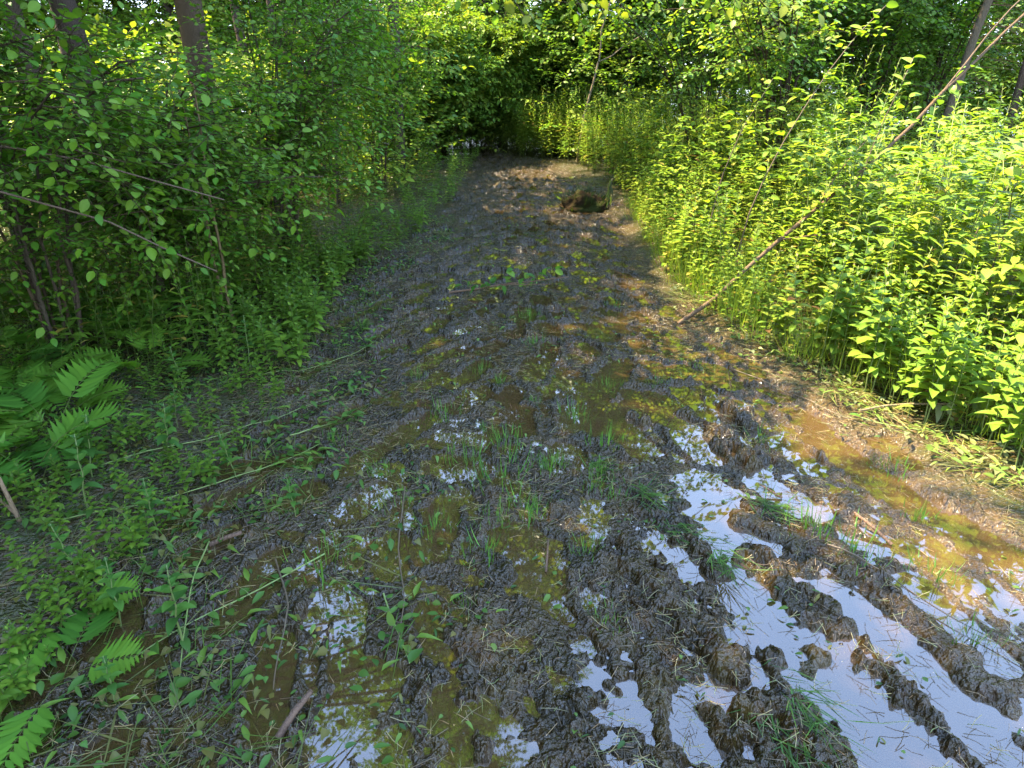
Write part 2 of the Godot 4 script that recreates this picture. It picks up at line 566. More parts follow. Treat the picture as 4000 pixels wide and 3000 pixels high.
# leaf places of an upright weed: [height share, direction, length, droop]
func weed(H: float, n: int, L: float, W: float, cols: Array, shape: int, from := 0.12, opposite := false, taper := 0.55) -> Dictionary:
	var lean := rv(0.12) * H
	lean.y = 0
	var pts := curve(Vector3.ZERO, Vector3(lean.x * 0.2, H * 0.5, lean.z * 0.2), Vector3(lean.x, H, lean.z), 6, 0.006)
	var leaves := []
	for k in n:
		var t := lerpf(from, 1.0, pow((k + 0.5) / n, 0.9))
		var a := k * 2.4 + rng.randf_range(-0.3, 0.3)
		if opposite:
			a = (k / 2) * 1.57 + (k % 2) * PI + rng.randf_range(-0.2, 0.2)
			t = lerpf(from, 1.0, float(k / 2 * 2 + 1) / n)
		var f := t * 6.0
		var p: Vector3 = pts[mini(int(f), 5)].lerp(pts[mini(int(f) + 1, 6)], f - int(f)) if t < 1.0 else pts[6]
		var rise := lerpf(0.15, 1.3, pow(t, 3.0))
		var s := sin(PI * clampf(0.18 + t * 0.72, 0, 1)) * (1.0 - taper * pow(t, 4.0))
		leaves.append([p, Vector3(cos(a), rise, sin(a)), L * s * rng.randf_range(0.8, 1.15), W * s * rng.randf_range(0.85, 1.15), rng.randf_range(0.25, 0.65) * (1.0 - 0.6 * t), Color(0.34, 0.28, 0.05) if rng.randf() < 0.035 else Color(0.16, 0.09, 0.035) if rng.randf() < 0.02 else cols[rng.randi() % cols.size()]])
	return {"pts": pts, "leaves": leaves, "H": H, "shape": shape}

func weed_mesh(w: Dictionary, stem_col: Color, both: bool, r := 0.004) -> ArrayMesh:
	var b := Buf.new()
	if both:
		tube(b, w.pts, r, r * 0.4, 4, stem_col)
	for l in w.leaves:
		leaf(b, l[0], l[1], Vector3.UP, l[2], l[3], l[4], 0.25, vary(l[5], 0.16), 4, w.shape)
	return commit(b, M.leaf)

func weed_stem(w: Dictionary, col: Color, r := 0.004) -> ArrayMesh:
	var b := Buf.new()
	tube(b, w.pts, r, r * 0.4, 5, col)
	return commit(b, M.stem)

# the same weed with every leaf a piece of its own
func weed_parts(called: String, label: String, cat: String, w: Dictionary, leaf_meshes: Array, stem_col: Color, group: String) -> Node3D:
	var o := thing(called, label, cat, Vector3.ZERO, group)
	part("stem", weed_stem(w, stem_col), o)
	for l in w.leaves:
		var d: Vector3 = l[1].normalized()
		var z := d.cross(Vector3.UP).normalized()
		part("leaf", leaf_meshes[rng.randi() % leaf_meshes.size()], o, Transform3D(Basis(d * l[2], z.cross(d) * l[2], z * l[3]), l[0]))
	return o

func unit_leaf(shape: int, droop: float, col: Color) -> ArrayMesh:
	var b := Buf.new()
	leaf(b, Vector3.ZERO, Vector3(1, 0, 0), Vector3.UP, 1.0, 1.0, droop, 0.25, col, 6, shape)
	return commit(b, M.leaf)

func copy(o: Node3D, at: Vector3, turn: float, s := 1.0, label := "") -> Node3D:
	var r: Node3D = o.duplicate()
	r.name = numbered(String(o.name).rstrip("0123456789_"))
	add_child(r, true)
	r.transform = yaw(at, turn, s, Vector3(rng.randf_range(-0.1, 0.1), 0, rng.randf_range(-0.1, 0.1)))
	if label != "":
		r.set_meta("label", label)
	return r

func grass_mesh(n: int, h: float, spread: float, cols: Array, flat := 0.0, comb := Vector3.ZERO) -> ArrayMesh:
	var b := Buf.new()
	for k in n:
		var a := rng.randf() * TAU
		var p := Vector3(cos(a), 0, sin(a)) * spread * rng.randf()
		var o := Vector3(cos(a + rng.randf_range(-0.8, 0.8)), 0, sin(a + rng.randf_range(-0.8, 0.8)))
		if comb != Vector3.ZERO:
			o = comb.rotated(Vector3.UP, rng.randfn(0.0, 0.7))
			p += comb * rng.randf_range(-0.12, 0.04)
		var dir := o * rng.randf_range(0.2, 1.4) + Vector3(0, 1.0 - flat, 0)
		leaf(b, p, dir, o.cross(Vector3.UP).cross(dir) * -1.0 + rv(0.2), h * rng.randf_range(0.5, 1.15), rng.randf_range(0.003, 0.0065), rng.randf_range(0.1, 0.6) * (1.0 - flat), 0.2, vary(cols[rng.randi() % cols.size()], 0.25), 4, 3)
	return commit(b, M.grass)

# one pinnate frond along +X with lobed leaflets
func frond_mesh(L: float, pairs: int, cols: Array, arch: float) -> ArrayMesh:
	var b := Buf.new()
	var c: Color = cols[rng.randi() % cols.size()]
	var pts := []
	for k in 7:
		var t := k / 6.0
		pts.append(Vector3(L * t * (1.0 - 0.12 * arch * t), L * (0.55 * t - arch * t * t), 0))
	tube(b, pts, 0.0028, 0.001, 4, Color(0.13, 0.17, 0.04))
	for k in pairs:
		var t := lerpf(0.3, 0.97, (k + 0.5) / pairs)
		var f := t * 6.0
		var p: Vector3 = pts[int(f)].lerp(pts[mini(int(f) + 1, 6)], f - int(f))
		var d: Vector3 = (pts[mini(int(f) + 1, 6)] - pts[int(f)]).normalized()
		var u := d.cross(Vector3(0, 0, 1)).normalized() * -1.0
		var s := sin(PI * clampf(0.3 + 0.68 * (t - 0.3) / 0.67, 0, 1))
		for side: float in [-1.0, 1.0]:
			var dir := d * 0.55 + Vector3(0, -0.12, side)
			var ll := 0.36 * L * s * rng.randf_range(0.9, 1.1)
			var cc := vary(c, 0.12)
			leaf(b, p, dir, -u, ll, ll * 0.24, 0.25, 0.2, cc, 5, 1)
			for q in 3:      # lobes along the leaflet
				var base := p + dir.normalized() * ll * (0.22 + 0.2 * q)
				leaf(b, base, dir.normalized() + d * 0.75, -u, ll * (0.26 - 0.045 * q), ll * 0.12, 0.1, 0.1, cc, 3, 1)
				leaf(b, base, dir.normalized() - d * 0.75, -u, ll * (0.24 - 0.045 * q), ll * 0.12, 0.1, 0.1, cc, 3, 1)
	leaf(b, pts[6], (pts[6] - pts[5]).normalized(), Vector3.UP, L * 0.14, L * 0.06, 0.2, 0.15, c, 4, 1)
	return commit(b, M.leaf)

# ---------------------------------------------------------------- palettes (linear base colours)
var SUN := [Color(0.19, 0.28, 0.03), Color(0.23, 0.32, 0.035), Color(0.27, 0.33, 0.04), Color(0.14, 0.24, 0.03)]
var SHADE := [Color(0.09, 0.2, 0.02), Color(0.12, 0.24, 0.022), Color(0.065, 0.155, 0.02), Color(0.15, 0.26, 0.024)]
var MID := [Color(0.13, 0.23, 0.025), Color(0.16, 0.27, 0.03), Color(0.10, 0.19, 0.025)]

func _ready() -> void:
	rng.seed = 7
	# camera
	var cam := Camera3D.new()
	cam.name = "camera"
	cam.fov = 60.0
	cam.far = 400.0
	cam.near = 0.05
	add_child(cam)
	cam.position = Vector3(0, 1.6, 0)
	cam.rotation_degrees = Vector3(-25, 0, 0)
	# sky, exposure
	var we := WorldEnvironment.new()
	we.name = "daylight"
	var env := Environment.new()
	env.background_mode = Environment.BG_SKY
	var sm := ProceduralSkyMaterial.new()
	sm.sky_top_color = Color(0.6, 0.73, 0.95)
	sm.sky_horizon_color = Color(0.86, 0.92, 0.96)
	sm.sky_curve = 0.2
	sm.sky_energy_multiplier = 0.95
	sm.ground_bottom_color = Color(0.2, 0.2, 0.15)
	sm.ground_horizon_color = Color(0.5, 0.5, 0.45)
	sm.sun_angle_max = 20.0
	var cl := FastNoiseLite.new()
	cl.frequency = 0.004
	cl.fractal_octaves = 5
	cl.seed = 12
	var ct := NoiseTexture2D.new()
	ct.width = 1024
	ct.height = 512
	ct.noise = cl
	ct.seamless = true
	var cr := Gradient.new()
	cr.offsets = PackedFloat32Array([0.0, 0.45, 0.7, 1.0])
	cr.colors = PackedColorArray([Color(0, 0, 0, 0), Color(0, 0, 0, 0), Color(0.25, 0.26, 0.25, 0.3), Color(0.45, 0.46, 0.44, 0.6)])
	ct.color_ramp = cr
	sm.sky_cover = ct
	var sky := Sky.new()
	sky.sky_material = sm
	env.sky = sky
	env.tonemap_mode = Environment.TONE_MAPPER_LINEAR
	env.tonemap_exposure = 7.6
	env.sdfgi_enabled = true
	env.ssao_enabled = true
	env.ssil_enabled = true
	we.environment = env
	add_child(we)
	# sun from ahead and to the left
	var sun := DirectionalLight3D.new()
	sun.name = "sun"
	sun.light_energy = 1.6
	sun.light_color = Color(1.0, 0.93, 0.8)
	sun.light_angular_distance = 0.5
	sun.shadow_enabled = true
	add_child(sun)
	sun.look_at_from_position(Vector3(-0.47, 0.85, -0.2) * 20.0, Vector3.ZERO)

	fn.noise_type = FastNoiseLite.TYPE_SIMPLEX_SMOOTH
	fn.frequency = 1.0
	fn.fractal_octaves = 2
	fine.noise_type = FastNoiseLite.TYPE_SIMPLEX
	fine.frequency = 1.0
	fine.fractal_octaves = 3
	fine.seed = 5
	broad.frequency = 0.2
	broad.seed = 8
	make_materials()
	press_ground()
	build_ground()
	build_trees()
	build_shrubs()
	build_right_stand()
	build_left_bank()
	build_track_things()
	build_debris()

# ---------------------------------------------------------------- trees and background
func build_trees() -> void:
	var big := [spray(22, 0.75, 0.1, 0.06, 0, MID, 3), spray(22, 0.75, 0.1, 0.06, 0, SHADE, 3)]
	var far := [spray(28, 0.9, 0.125, 0.075, 0, MID, 3), spray(28, 0.9, 0.125, 0.075, 0, SUN, 3)]
	var bark := Color(0.08, 0.06, 0.04)
	# shade trees beside the track, on the left
	var g := "tall trees shading the track from the left"
	for a in [[-4.7, -2.4, 9.2], [-4.9, -5.4, 9.2], [-4.5, 0.6, 9.0], [-5.1, -8.6, 9.4], [-4.4, 3.4, 9.0], [-3.6, -0.9, 7.4], [-3.9, 2.0, 7.4], [-4.2, -3.9, 7.8], [-4.6, -7.0, 8.0], [-3.8, -2.8, 7.8], [-3.6, -1.2, 8.4]]:
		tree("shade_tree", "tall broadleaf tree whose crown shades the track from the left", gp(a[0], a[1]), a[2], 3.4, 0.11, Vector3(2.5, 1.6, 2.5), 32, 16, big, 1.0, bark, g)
	var dr := thing("overhanging_tree", "tree on the left whose long drooping limb hangs sunlit leaves over the top centre", "tree", gp(-3.4, -4.6))
	var o0 := dr.position
	var tb := Buf.new()
	tube(tb, curve(Vector3(0, -0.05, 0), Vector3(0.1, 2.5, 0), Vector3(-0.1, 6.5, 0), 8, 0.02), 0.08, 0.03, 8, bark, 0.2)
	part("trunk", commit(tb, M.bark), dr)
	var hang := [spray(10, 0.4, 0.07, 0.046, 0, SUN, 5), spray(9, 0.36, 0.062, 0.042, 0, MID, 5)]
	var hx := [[], []]
	for k in 7:
		var lb := Buf.new()
		var e := Vector3(0.1 + 0.28 * k, 1.86 + 0.1 * (k % 3), -3.9 - 0.5 * (k % 4)) - o0
		var lp := curve(Vector3(0.05, 3.6 + 0.2 * (k % 3), 0), Vector3(e.x * 0.55, 4.0, e.z * 0.5), e, 9, 0.03)
		tube(lb, lp, 0.022, 0.003, 5, bark)
		part("limb", commit(lb, M.bark), dr)
		along(lp, 0.55, 12, hx[k % 2], 0.9, 0.25)
		for q in 4:
			var s2: Vector3 = lp[6 + q % 3]
			var br := curve(s2, s2 + Vector3(0.15, 0.02, 0.1), s2 + Vector3(rng.randf_range(-0.2, 0.6), -0.3, rng.randf_range(-0.5, 0.5)), 4, 0.01)
			along(br, 0.2, 7, hx[q % 2], 1.0, 0.25)
	for k in 2:
		scatter("crown", hang[k], hx[k], dr)
	tree("thick_trunk_tree", "thick grey-brown trunk standing behind the left shrubs", gp(-3.75, -9.0), 11.0, 4.5, 0.17, Vector3(3, 2.5, 3), 20, 20, big, 1.0, Color(0.085, 0.06, 0.038), "", Vector3(-0.35, 0, 0.2))
	tree("tall_tree", "tall slim tree rising beside the left edge of the far track", gp(-2.0, -12.4), 19.0, 8.0, 0.1, Vector3(2.9, 2.5, 2.9), 50, 26, big, 1.25, Color(0.07, 0.05, 0.04), "", Vector3(0.5, 0, 0))
	tree("dark_trunk_tree", "dark leaning trunk just left of the thick grey-brown trunk", gp(-4.0, -7.2), 9.0, 4.5, 0.13, Vector3(2.4, 2, 2.4), 12, 14, big, 1.0, Color(0.06, 0.045, 0.035), "", Vector3(-1.0, 0, 0.1))
	# slender trunks further back on the left
	for a in [[-3.6, -11.0, 0.06], [-3.2, -10.2, 0.05], [-3.0, -11.6, 0.075], [-2.7, -12.4, 0.05], [-4.6, -13.0, 0.09]]:
		tree("slender_tree", "slender dark trunk among the trees behind the left shrubs", gp(a[0], a[1]), 9.0, 4.0, a[2], Vector3(1.6, 1.6, 1.6), 8, 8, big, 1.0, Color(0.07, 0.05, 0.04), "slender dark trunks behind the left shrubs", Vector3(rng.randf_range(-0.8, 0.8), 0, rng.randf_range(-0.5, 0.5)))
	for a in [[1.2, -19.0, 0.16], [2.6, -16.4, 0.11], [-0.6, -19.6, 0.15], [4.0, -15.9, 0.1], [-2.6, -18.6, 0.15]]:
		tree("dark_tree", "dark trunk in the shade beyond the end of the track", gp(a[0], a[1]), 24.0 if a[0] < 2.0 else 7.0, 2.2, a[2], Vector3(2.6, 2.6, 2.6), 64 if a[0] < 2.0 else 30, 26, big, 1.25, Color(0.05, 0.04, 0.03), "dark trunks beyond the end of the track", Vector3(rng.randf_range(-0.6, 0.6), 0, 0))
	# forest wall: five kinds, then copies
	var kinds := []
	for k in 4:
		var t := tree("forest_tree", "leafy tree in the forest behind the clearing", gp(-14.0 + k * 9.0, -21.0 - (k % 2) * 2.0), [13.0, 11.0, 14.0, 12.0][k], 0.8, 0.15, Vector3(3.2, 2.5, 3.2), 44, 20, far, 1.15, bark, "forest trees behind the clearing")
		kinds.append(t)
	for k in 60:
		var a := -1.2 + 2.4 * (k + rng.randf_range(-0.3, 0.3)) / 59.0
		var d := rng.randf_range(18.5, 23.0) if k % 2 else rng.randf_range(24.0, 31.0)
		var x := sin(a) * d
		copy(kinds[k % 4], Vector3(x, 0.05, -cos(a) * d), rng.randf() * TAU, rng.randf_range(0.75, 1.1) * (0.62 if x > 3.0 else 1.0))
	# undergrowth that closes the view between the trunks
	var clump := [spray(16, 0.6, 0.075, 0.045, 0, SUN, 3), spray(16, 0.6, 0.075, 0.04, 0, MID, 3)]
	for c in 2:
		var xs := []
		for k in 8000:
			var z := -rng.randf_range(9.0, 24.0)
			var x := rng.randf_range(-1.0, 1.0) * (3.0 - z * 0.85)
			if x > edge(EL, z) - 0.5 and x < edge(ER, z) + 0.5 and z > -15.5:
				continue
			if x > 0.5 and z > -13.0:
				continue
			var h := rng.randf() * (1.5 + maxf(0.0, -z - 10.0) * 0.2)
			xs.append(frame(gp(x, z, h), Vector3(rng.randf_range(-1, 1), rng.randf_range(0.0, 0.8), rng.randf_range(-1, 1)), Vector3.UP + rv(0.3), rng.randf_range(0.9, 1.7)))
		for k in 500:
			var z := -rng.randf_range(15.6, 21.0)
			xs.append(frame(gp(rng.randf_range(-4.5, 2.5), z, rng.randf_range(0.05, 0.9)), Vector3(rng.randf_range(-1, 1), rng.randf_range(0.0, 0.9), rng.randf_range(-1, 1)), Vector3.UP + rv(0.3), rng.randf_range(0.9, 1.5)))
		stuff("undergrowth", clump[c], xs, "dense leafy undergrowth between the trunks behind the clearing", "undergrowth")

# ---------------------------------------------------------------- shrubs
func build_shrubs() -> void:
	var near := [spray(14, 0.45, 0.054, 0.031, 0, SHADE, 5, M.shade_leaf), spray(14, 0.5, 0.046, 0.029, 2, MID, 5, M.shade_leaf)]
	var g := "round-leaved shrubs along the left side of the track"
	var where := ["first tall shrub behind the ferns, at the left edge", "shrub set back behind the first tall shrub and the ferns", "low shrub behind the two thin brown stems", "low shrub in front of the thick trunk", "drooping shrub over the left edge halfway along the track", "shrub level with the mossy rock on the left side", "shrub crossed by the bare arching branches", "last shrub on the left before the far bend", "shrub nearest the camera at the left edge",
		"shrub in the second row left of the thick trunk", "knee-high shrub just left of the two thin stems", "leafy shrub leaning out over the track beyond the thin stems", "shrub between the ferns and the arching branches"]
	var at_shrub := 0
	for a in [[-3.1, -3.3, 2.9, 0.9], [-4.0, -4.4, 3.2, 1.0], [-2.75, -5.0, 1.7, 0.7], [-2.9, -6.0, 1.6, 0.7], [-2.4, -7.2, 2.9, 0.75], [-2.3, -8.8, 3.0, 0.75], [-4.4, -3.2, 3.0, 1.0], [-2.0, -10.4, 3.0, 0.8], [-3.6, -2.0, 2.8, 0.8], [-5.6, -6.4, 3.2, 1.0], [-2.35, -4.4, 1.6, 0.6], [-2.0, -5.9, 2.4, 0.6], [-2.6, -3.6, 2.1, 0.6]]:
		at_shrub += 1
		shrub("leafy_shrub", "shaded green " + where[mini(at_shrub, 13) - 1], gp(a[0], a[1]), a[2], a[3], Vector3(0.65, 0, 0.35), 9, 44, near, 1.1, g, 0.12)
	# sunlit arching shrub that hangs into the top of the view
	var lit := [spray(10, 0.42, 0.066, 0.042, 0, SUN, 5), spray(10, 0.4, 0.06, 0.04, 0, MID, 5)]
	shrub("arching_shrub", "tall shrub with sunlit oval leaves arching over the right edge of the track", gp(3.1, -8.2), 3.3, 0.7, Vector3(-1.9, 0, 2.4), 9, 44, lit, 1.0, "", 0.5)
	shrub("arching_shrub", "sunlit oval-leaved shrub overhanging the track behind the mossy rock", gp(2.7, -9.9), 3.7, 1.1, Vector3(-1.3, 0, 0.6), 9, 44, lit, 1.0, "", 0.45)
	var dk := [spray(12, 0.42, 0.06, 0.04, 2, MID, 4), spray(12, 0.42, 0.06, 0.04, 2, SHADE, 4)]
	for a in [[3.4, -9.4], [4.8, -9.9], [4.1, -10.8], [6.0, -10.6]]:
		shrub("dark_bush", "big dark round-leaved bush behind the stand, " + ("leftmost of the four dark bushes" if a[0] < 3.6 else "directly behind the tallest round-leaved shoot" if a[0] < 4.5 else "left of the bare dead trunk" if a[0] < 5.5 else "behind the bare dead trunk"), gp(a[0], a[1]), 4.0, 1.3, Vector3(0, 0, 0.3), 11, 60, dk, 1.15, "dark bushes behind the sunlit stand", 0.3, "bush", 0.018)
	for a in [[7.6, -9.6], [8.6, -8.6], [9.6, -10.5]]:
		shrub("pale_bush", "pale glossy-leaved bush at the far right behind the stand", gp(a[0], a[1]), 3.4, 1.2, Vector3(0, 0, 0.2), 9, 50, lit, 1.1, "pale bushes at the far right", 0.15, "bush")
	var end_leaf := [spray(14, 0.42, 0.08, 0.05, 0, MID, 3), spray(14, 0.42, 0.075, 0.05, 0, SUN, 3)]
	for a in [[-0.9, -16.4], [0.9, -17.9], [1.9, -17.6], [-2.2, -13.6], [-0.2, -17.6], [-1.8, -17.4], [1.4, -17.2], [0.3, -18.6], [-1.1, -18.8], [-1.5, -15.4], [-0.6, -15.9], [2.6, -17.6], [-1.15, -14.9], [-0.2, -16.3], [-1.6, -14.2]]:
		shrub("shaded_bush", "shaded bush closing the far end of the track", gp(a[0], a[1]), 3.0, 1.0, Vector3.ZERO, 10, 60, end_leaf, 1.3, "bushes at the far end of the track", 0.02, "bush")

# ---------------------------------------------------------------- sunlit stand on the right
func build_right_stand() -> void:
	var lance := [unit_leaf(1, 0.35, Color(0.16, 0.27, 0.032)), unit_leaf(1, 0.55, Color(0.2, 0.3, 0.035)), unit_leaf(1, 0.2, Color(0.22, 0.31, 0.04)), unit_leaf(1, 0.45, Color(0.12, 0.22, 0.03))]
	var ovate := [unit_leaf(0, 0.3, Color(0.18, 0.29, 0.035)), unit_leaf(0, 0.15, Color(0.23, 0.32, 0.04)), unit_leaf(0, 0.4, Color(0.15, 0.25, 0.035))]
	var stemc := Color(0.12, 0.15, 0.035)
	var spots := []
	for k in 1700:
		var z := -rng.randf_range(2.4, 11.0)
		var x := edge(ER, z) + 0.2 + pow(rng.randf(), 1.3) * (1.2 - z * 0.8)
		if x > 1.2 - z * 0.86:
			continue
		spots.append(Vector2(x, z))
	spots.sort_custom(func(p: Vector2, q: Vector2): return p.length() < q.length())
	var lab_a := "upright weed with narrow lance leaves in the sunlit stand right of the track"
	var lab_b := "low weed with pale ovate leaves at the sunlit edge right of the track"
	var tall := []
	var low := []
	var tall_m := []
	var low_m := []
	var bush_m := []
	for k in 5:
		var w := weed(rng.randf_range(0.95, 1.45), 40, 0.15, 0.039, SUN, 1)
		tall.append(w)
		tall_m.append([weed_stem(w, stemc), weed_mesh(w, stemc, false), weed_mesh(w, stemc, true)])
		var q := weed(rng.randf_range(0.5, 0.85), 24, 0.11, 0.058, SUN, 0, 0.2, true, 0.3)
		low.append(q)
		low_m.append([weed_stem(q, stemc), weed_mesh(q, stemc, false), weed_mesh(q, stemc, true)])
	for k in 5:
		var w := {"pts": [], "leaves": [], "H": 1.0, "shape": 0}
		var H := rng.randf_range(0.8, 1.2)
		w.pts = curve(Vector3.ZERO, Vector3(rng.randf_range(-0.05, 0.05), H * 0.5, 0), Vector3(rng.randf_range(-0.12, 0.12), H, rng.randf_range(-0.12, 0.12)), 6, 0.01)
		for q in 9:
			var t := lerpf(0.3, 1.0, q / 8.0)
			var p: Vector3 = w.pts[int(t * 5.99)].lerp(w.pts[int(t * 5.99) + 1], t * 5.99 - int(t * 5.99))
			var a := q * 2.4
			var d := Vector3(cos(a), rng.randf_range(0.2, 0.7), sin(a)) * lerpf(0.3, 0.1, t)
			for m in 6:
				var e := rng.randf() * TAU
				w.leaves.append([p + d * (0.25 + 0.15 * m), Vector3(cos(e), rng.randf_range(-0.1, 0.5), sin(e)) + d * 2.0, rng.randf_range(0.06, 0.11), rng.randf_range(0.03, 0.055), rng.randf_range(0.2, 0.6), SUN[rng.randi() % 4]])
		bush_m.append([weed_stem(w, stemc), weed_mesh(w, stemc, false), weed_mesh(w, stemc, true)])
	var proto := {}
	var xs_b := [[], [], [], [], []]
	var xs_t := [[], [], [], [], []]
	var xs_l := [[], [], [], [], []]
	var n_parts := 0
	var n_single := 0
	for s: Vector2 in spots:
		var inside := s.x - edge(ER, s.y)
		var is_low := (inside < 0.55 + 0.3 * rng.randf() if s.y > -6.5 else inside < 0.3) or rng.randf() < 0.16
		var k := rng.randi() % 5
		var sc := rng.randf_range(0.75, 1.15) * (0.8 if inside < 0.8 else 1.0) * (1.0 + 0.45 * fn.get_noise_2d(s.x * 0.9, s.y * 0.9))
		var bushy := not is_low and rng.randf() < 0.45
		var at := gp(s.x, s.y)
		if s.x < 4.2 and s.y > -4.4 - 0.39 * (s.x - 1.17) - 0.12:       # plants lean lower towards the mud, in front of the leaning pole
			var px := clampf(s.x * 1.12, 1.2, 3.9)
			var lim := 1.6 + (0.83 * (px - 1.17) - 1.6) * clampf(s.length() / Vector2(px, 4.43 + 0.39 * (px - 1.17)).length(), 0.0, 1.0)
			sc = minf(sc, maxf(lim, 0.22) / ((0.7 if is_low else 1.0 if bushy else 1.3)))
		var key := ("l%d" if is_low else "t%d") % (k % 3)
		if n_parts < 56 and not bushy:
			n_parts += 1
			if not proto.has(key):
				var o := weed_parts("ovate_weed" if is_low else "lance_weed", lab_b if is_low else lab_a, "weed", low[k % 3] if is_low else tall[k % 3], ovate if is_low else lance, stemc, "low ovate weeds at the sunlit edge" if is_low else "lance-leaved weeds in the sunlit stand")
				o.transform = yaw(at, rng.randf() * TAU, sc)
				proto[key] = o
			else:
				copy(proto[key], at, rng.randf() * TAU, sc)
		elif n_single < 300:
			n_single += 1
			var o := thing("ovate_weed" if is_low else "lance_weed", lab_b if is_low else lab_a, "weed", at, "low ovate weeds at the sunlit edge" if is_low else "lance-leaved weeds in the sunlit stand")
			o.transform = yaw(at, rng.randf() * TAU, sc, Vector3(rng.randf_range(-0.1, 0.1), 0, rng.randf_range(-0.1, 0.1)))
			if bushy:
				o.set_meta("label", "bushy branching weed with ovate leaves among the lance-leaved weeds of the sunlit stand")
				o.set_meta("group", "bushy weeds in the sunlit stand")
			var use: Array = bush_m[k] if bushy else low_m[k] if is_low else tall_m[k]
			part("stem", use[0], o)
			part("foliage", use[1], o)
		else:
			(xs_b if bushy else xs_l if is_low else xs_t)[k].append(yaw(at, rng.randf() * TAU, sc, Vector3(rng.randf_range(-0.1, 0.1), 0, rng.randf_range(-0.1, 0.1))))
	# the far sunlit corner beyond the rock
	for k in 700:
		var z := -rng.randf_range(10.5, 16.0)
		var x := edge(ER, z) + 0.15 + rng.randf() * 4.0
		xs_t[k % 5].append(yaw(gp(x, z), rng.randf() * TAU, rng.randf_range(0.6, 1.0)))
	for k in 200:
		xs_t[k % 5].append(yaw(gp(rng.randf_range(-1.9, 0.4), -rng.randf_range(15.4, 17.2)), rng.randf() * TAU, rng.randf_range(0.7, 1.2)))
	for k in 320:
		xs_t[k % 5].append(yaw(gp(rng.randf_range(0.15, 2.6), -rng.randf_range(14.2, 16.8)), rng.randf() * TAU, rng.randf_range(0.6, 1.0)))
	for k in 5:
		stuff("weed_stand", tall_m[k][2], xs_t[k], "mass of lance-leaved weeds filling the back of the sunlit stand", "weeds")
		stuff("weed_stand", bush_m[k][2], xs_b[k], "mass of bushy ovate weeds inside the sunlit stand", "weeds")
		stuff("weed_stand", low_m[k][2], xs_l[k], "mass of low ovate weeds along the far edge of the stand", "weeds")
	# herbs between the stems
	var herb := grass_mesh(40, 0.3, 0.12, SUN)
	var herb2 := weed_mesh(weed(0.28, 14, 0.06, 0.03, SUN, 0, 0.15, true, 0.2), stemc, true, 0.002)
	var h1 := []
	var h2 := []
	for k in 900:
		var z := -rng.randf_range(1.9, 9.0)
		var x := edge(ER, z) + (0.3 if z > -3.6 else 0.12) + pow(rng.randf(), 1.6) * 3.0
		(h1 if k % 3 == 0 else h2).append(yaw(gp(x, z), rng.randf() * TAU, rng.randf_range(0.6, 1.3)))
	stuff("edge_grass", herb, h1, "short bright grass between the weeds on the right bank", "grass")
	stuff("edge_herbs", herb2, h2, "small bright seedlings under the weeds on the right bank", "herbs")
	# trampled straw at the foot of the stand
	var mat := grass_mesh(22, 0.22, 0.13, [Color(0.24, 0.23, 0.07), Color(0.18, 0.25, 0.05), Color(0.14, 0.22, 0.03), Color(0.2, 0.15, 0.07)], 0.93)
	var h3 := []
	for k in 140:
		var z := -rng.randf_range(1.1, 5.2)
		var x := edge(ER, z) + rng.randf_range(0.05, 0.95)
		h3.append(yaw(gp(x, z, 0.015), rng.randf() * TAU, rng.randf_range(0.6, 1.2)))
	var torn := Buf.new()
	for k in 9:
		leaf(torn, rv(0.12) * Vector3(1, 0.1, 1), Vector3(rng.randf_range(-1, 1), rng.randf_range(-0.1, 0.4), rng.randf_range(-1, 1)), Vector3.UP + rv(0.5), rng.randf_range(0.04, 0.1), rng.randf_range(0.012, 0.04), rng.randf_range(0.1, 0.7), 0.3, vary([Color(0.2, 0.27, 0.05), Color(0.26, 0.26, 0.1), Color(0.13, 0.2, 0.035)][k % 3], 0.3), 4, k % 2)
	var tm := commit(torn, M.leaf)
	var h4 := []
	for k in 220:
		var z := -rng.randf_range(1.1, 5.2)
		h4.append(yaw(gp(edge(ER, z) + rng.randf_range(0.0, 0.85), z, 0.03), rng.randf() * TAU, rng.randf_range(0.4, 0.85)))
	stuff("torn_leaves", tm, h4, "torn pale leaves lying on the flattened straw at the right", "leaves")
	stuff("matted_straw", mat, h3, "flattened straw-coloured grass between the mud and the stand", "straw")
	# round-leaved shoots that rise above the weeds
	var round_leaf := [unit_leaf(2, 0.15, Color(0.2, 0.3, 0.03)), unit_leaf(2, 0.05, Color(0.25, 0.33, 0.035)), unit_leaf(2, 0.25, Color(0.16, 0.26, 0.035))]
	var shoots := [[1.75, -5.2, 1.95, 0.75, "tallest round-leaved shoot, rising left of the leaning pole against the dark bush"], [1.6, -5.6, 1.5, 0.35, "slim round-leaved shoot just left of the tallest shoot"], [2.35, -4.8, 1.6, 0.2, "round-leaved shoot behind the middle of the leaning pole"],
		[2.9, -4.3, 1.2, 0.3, "round-leaved shoot right of the leaning pole"], [2.6, -3.5, 1.1, -0.1, "broad-leaved shoot at the right end of the stand"]]
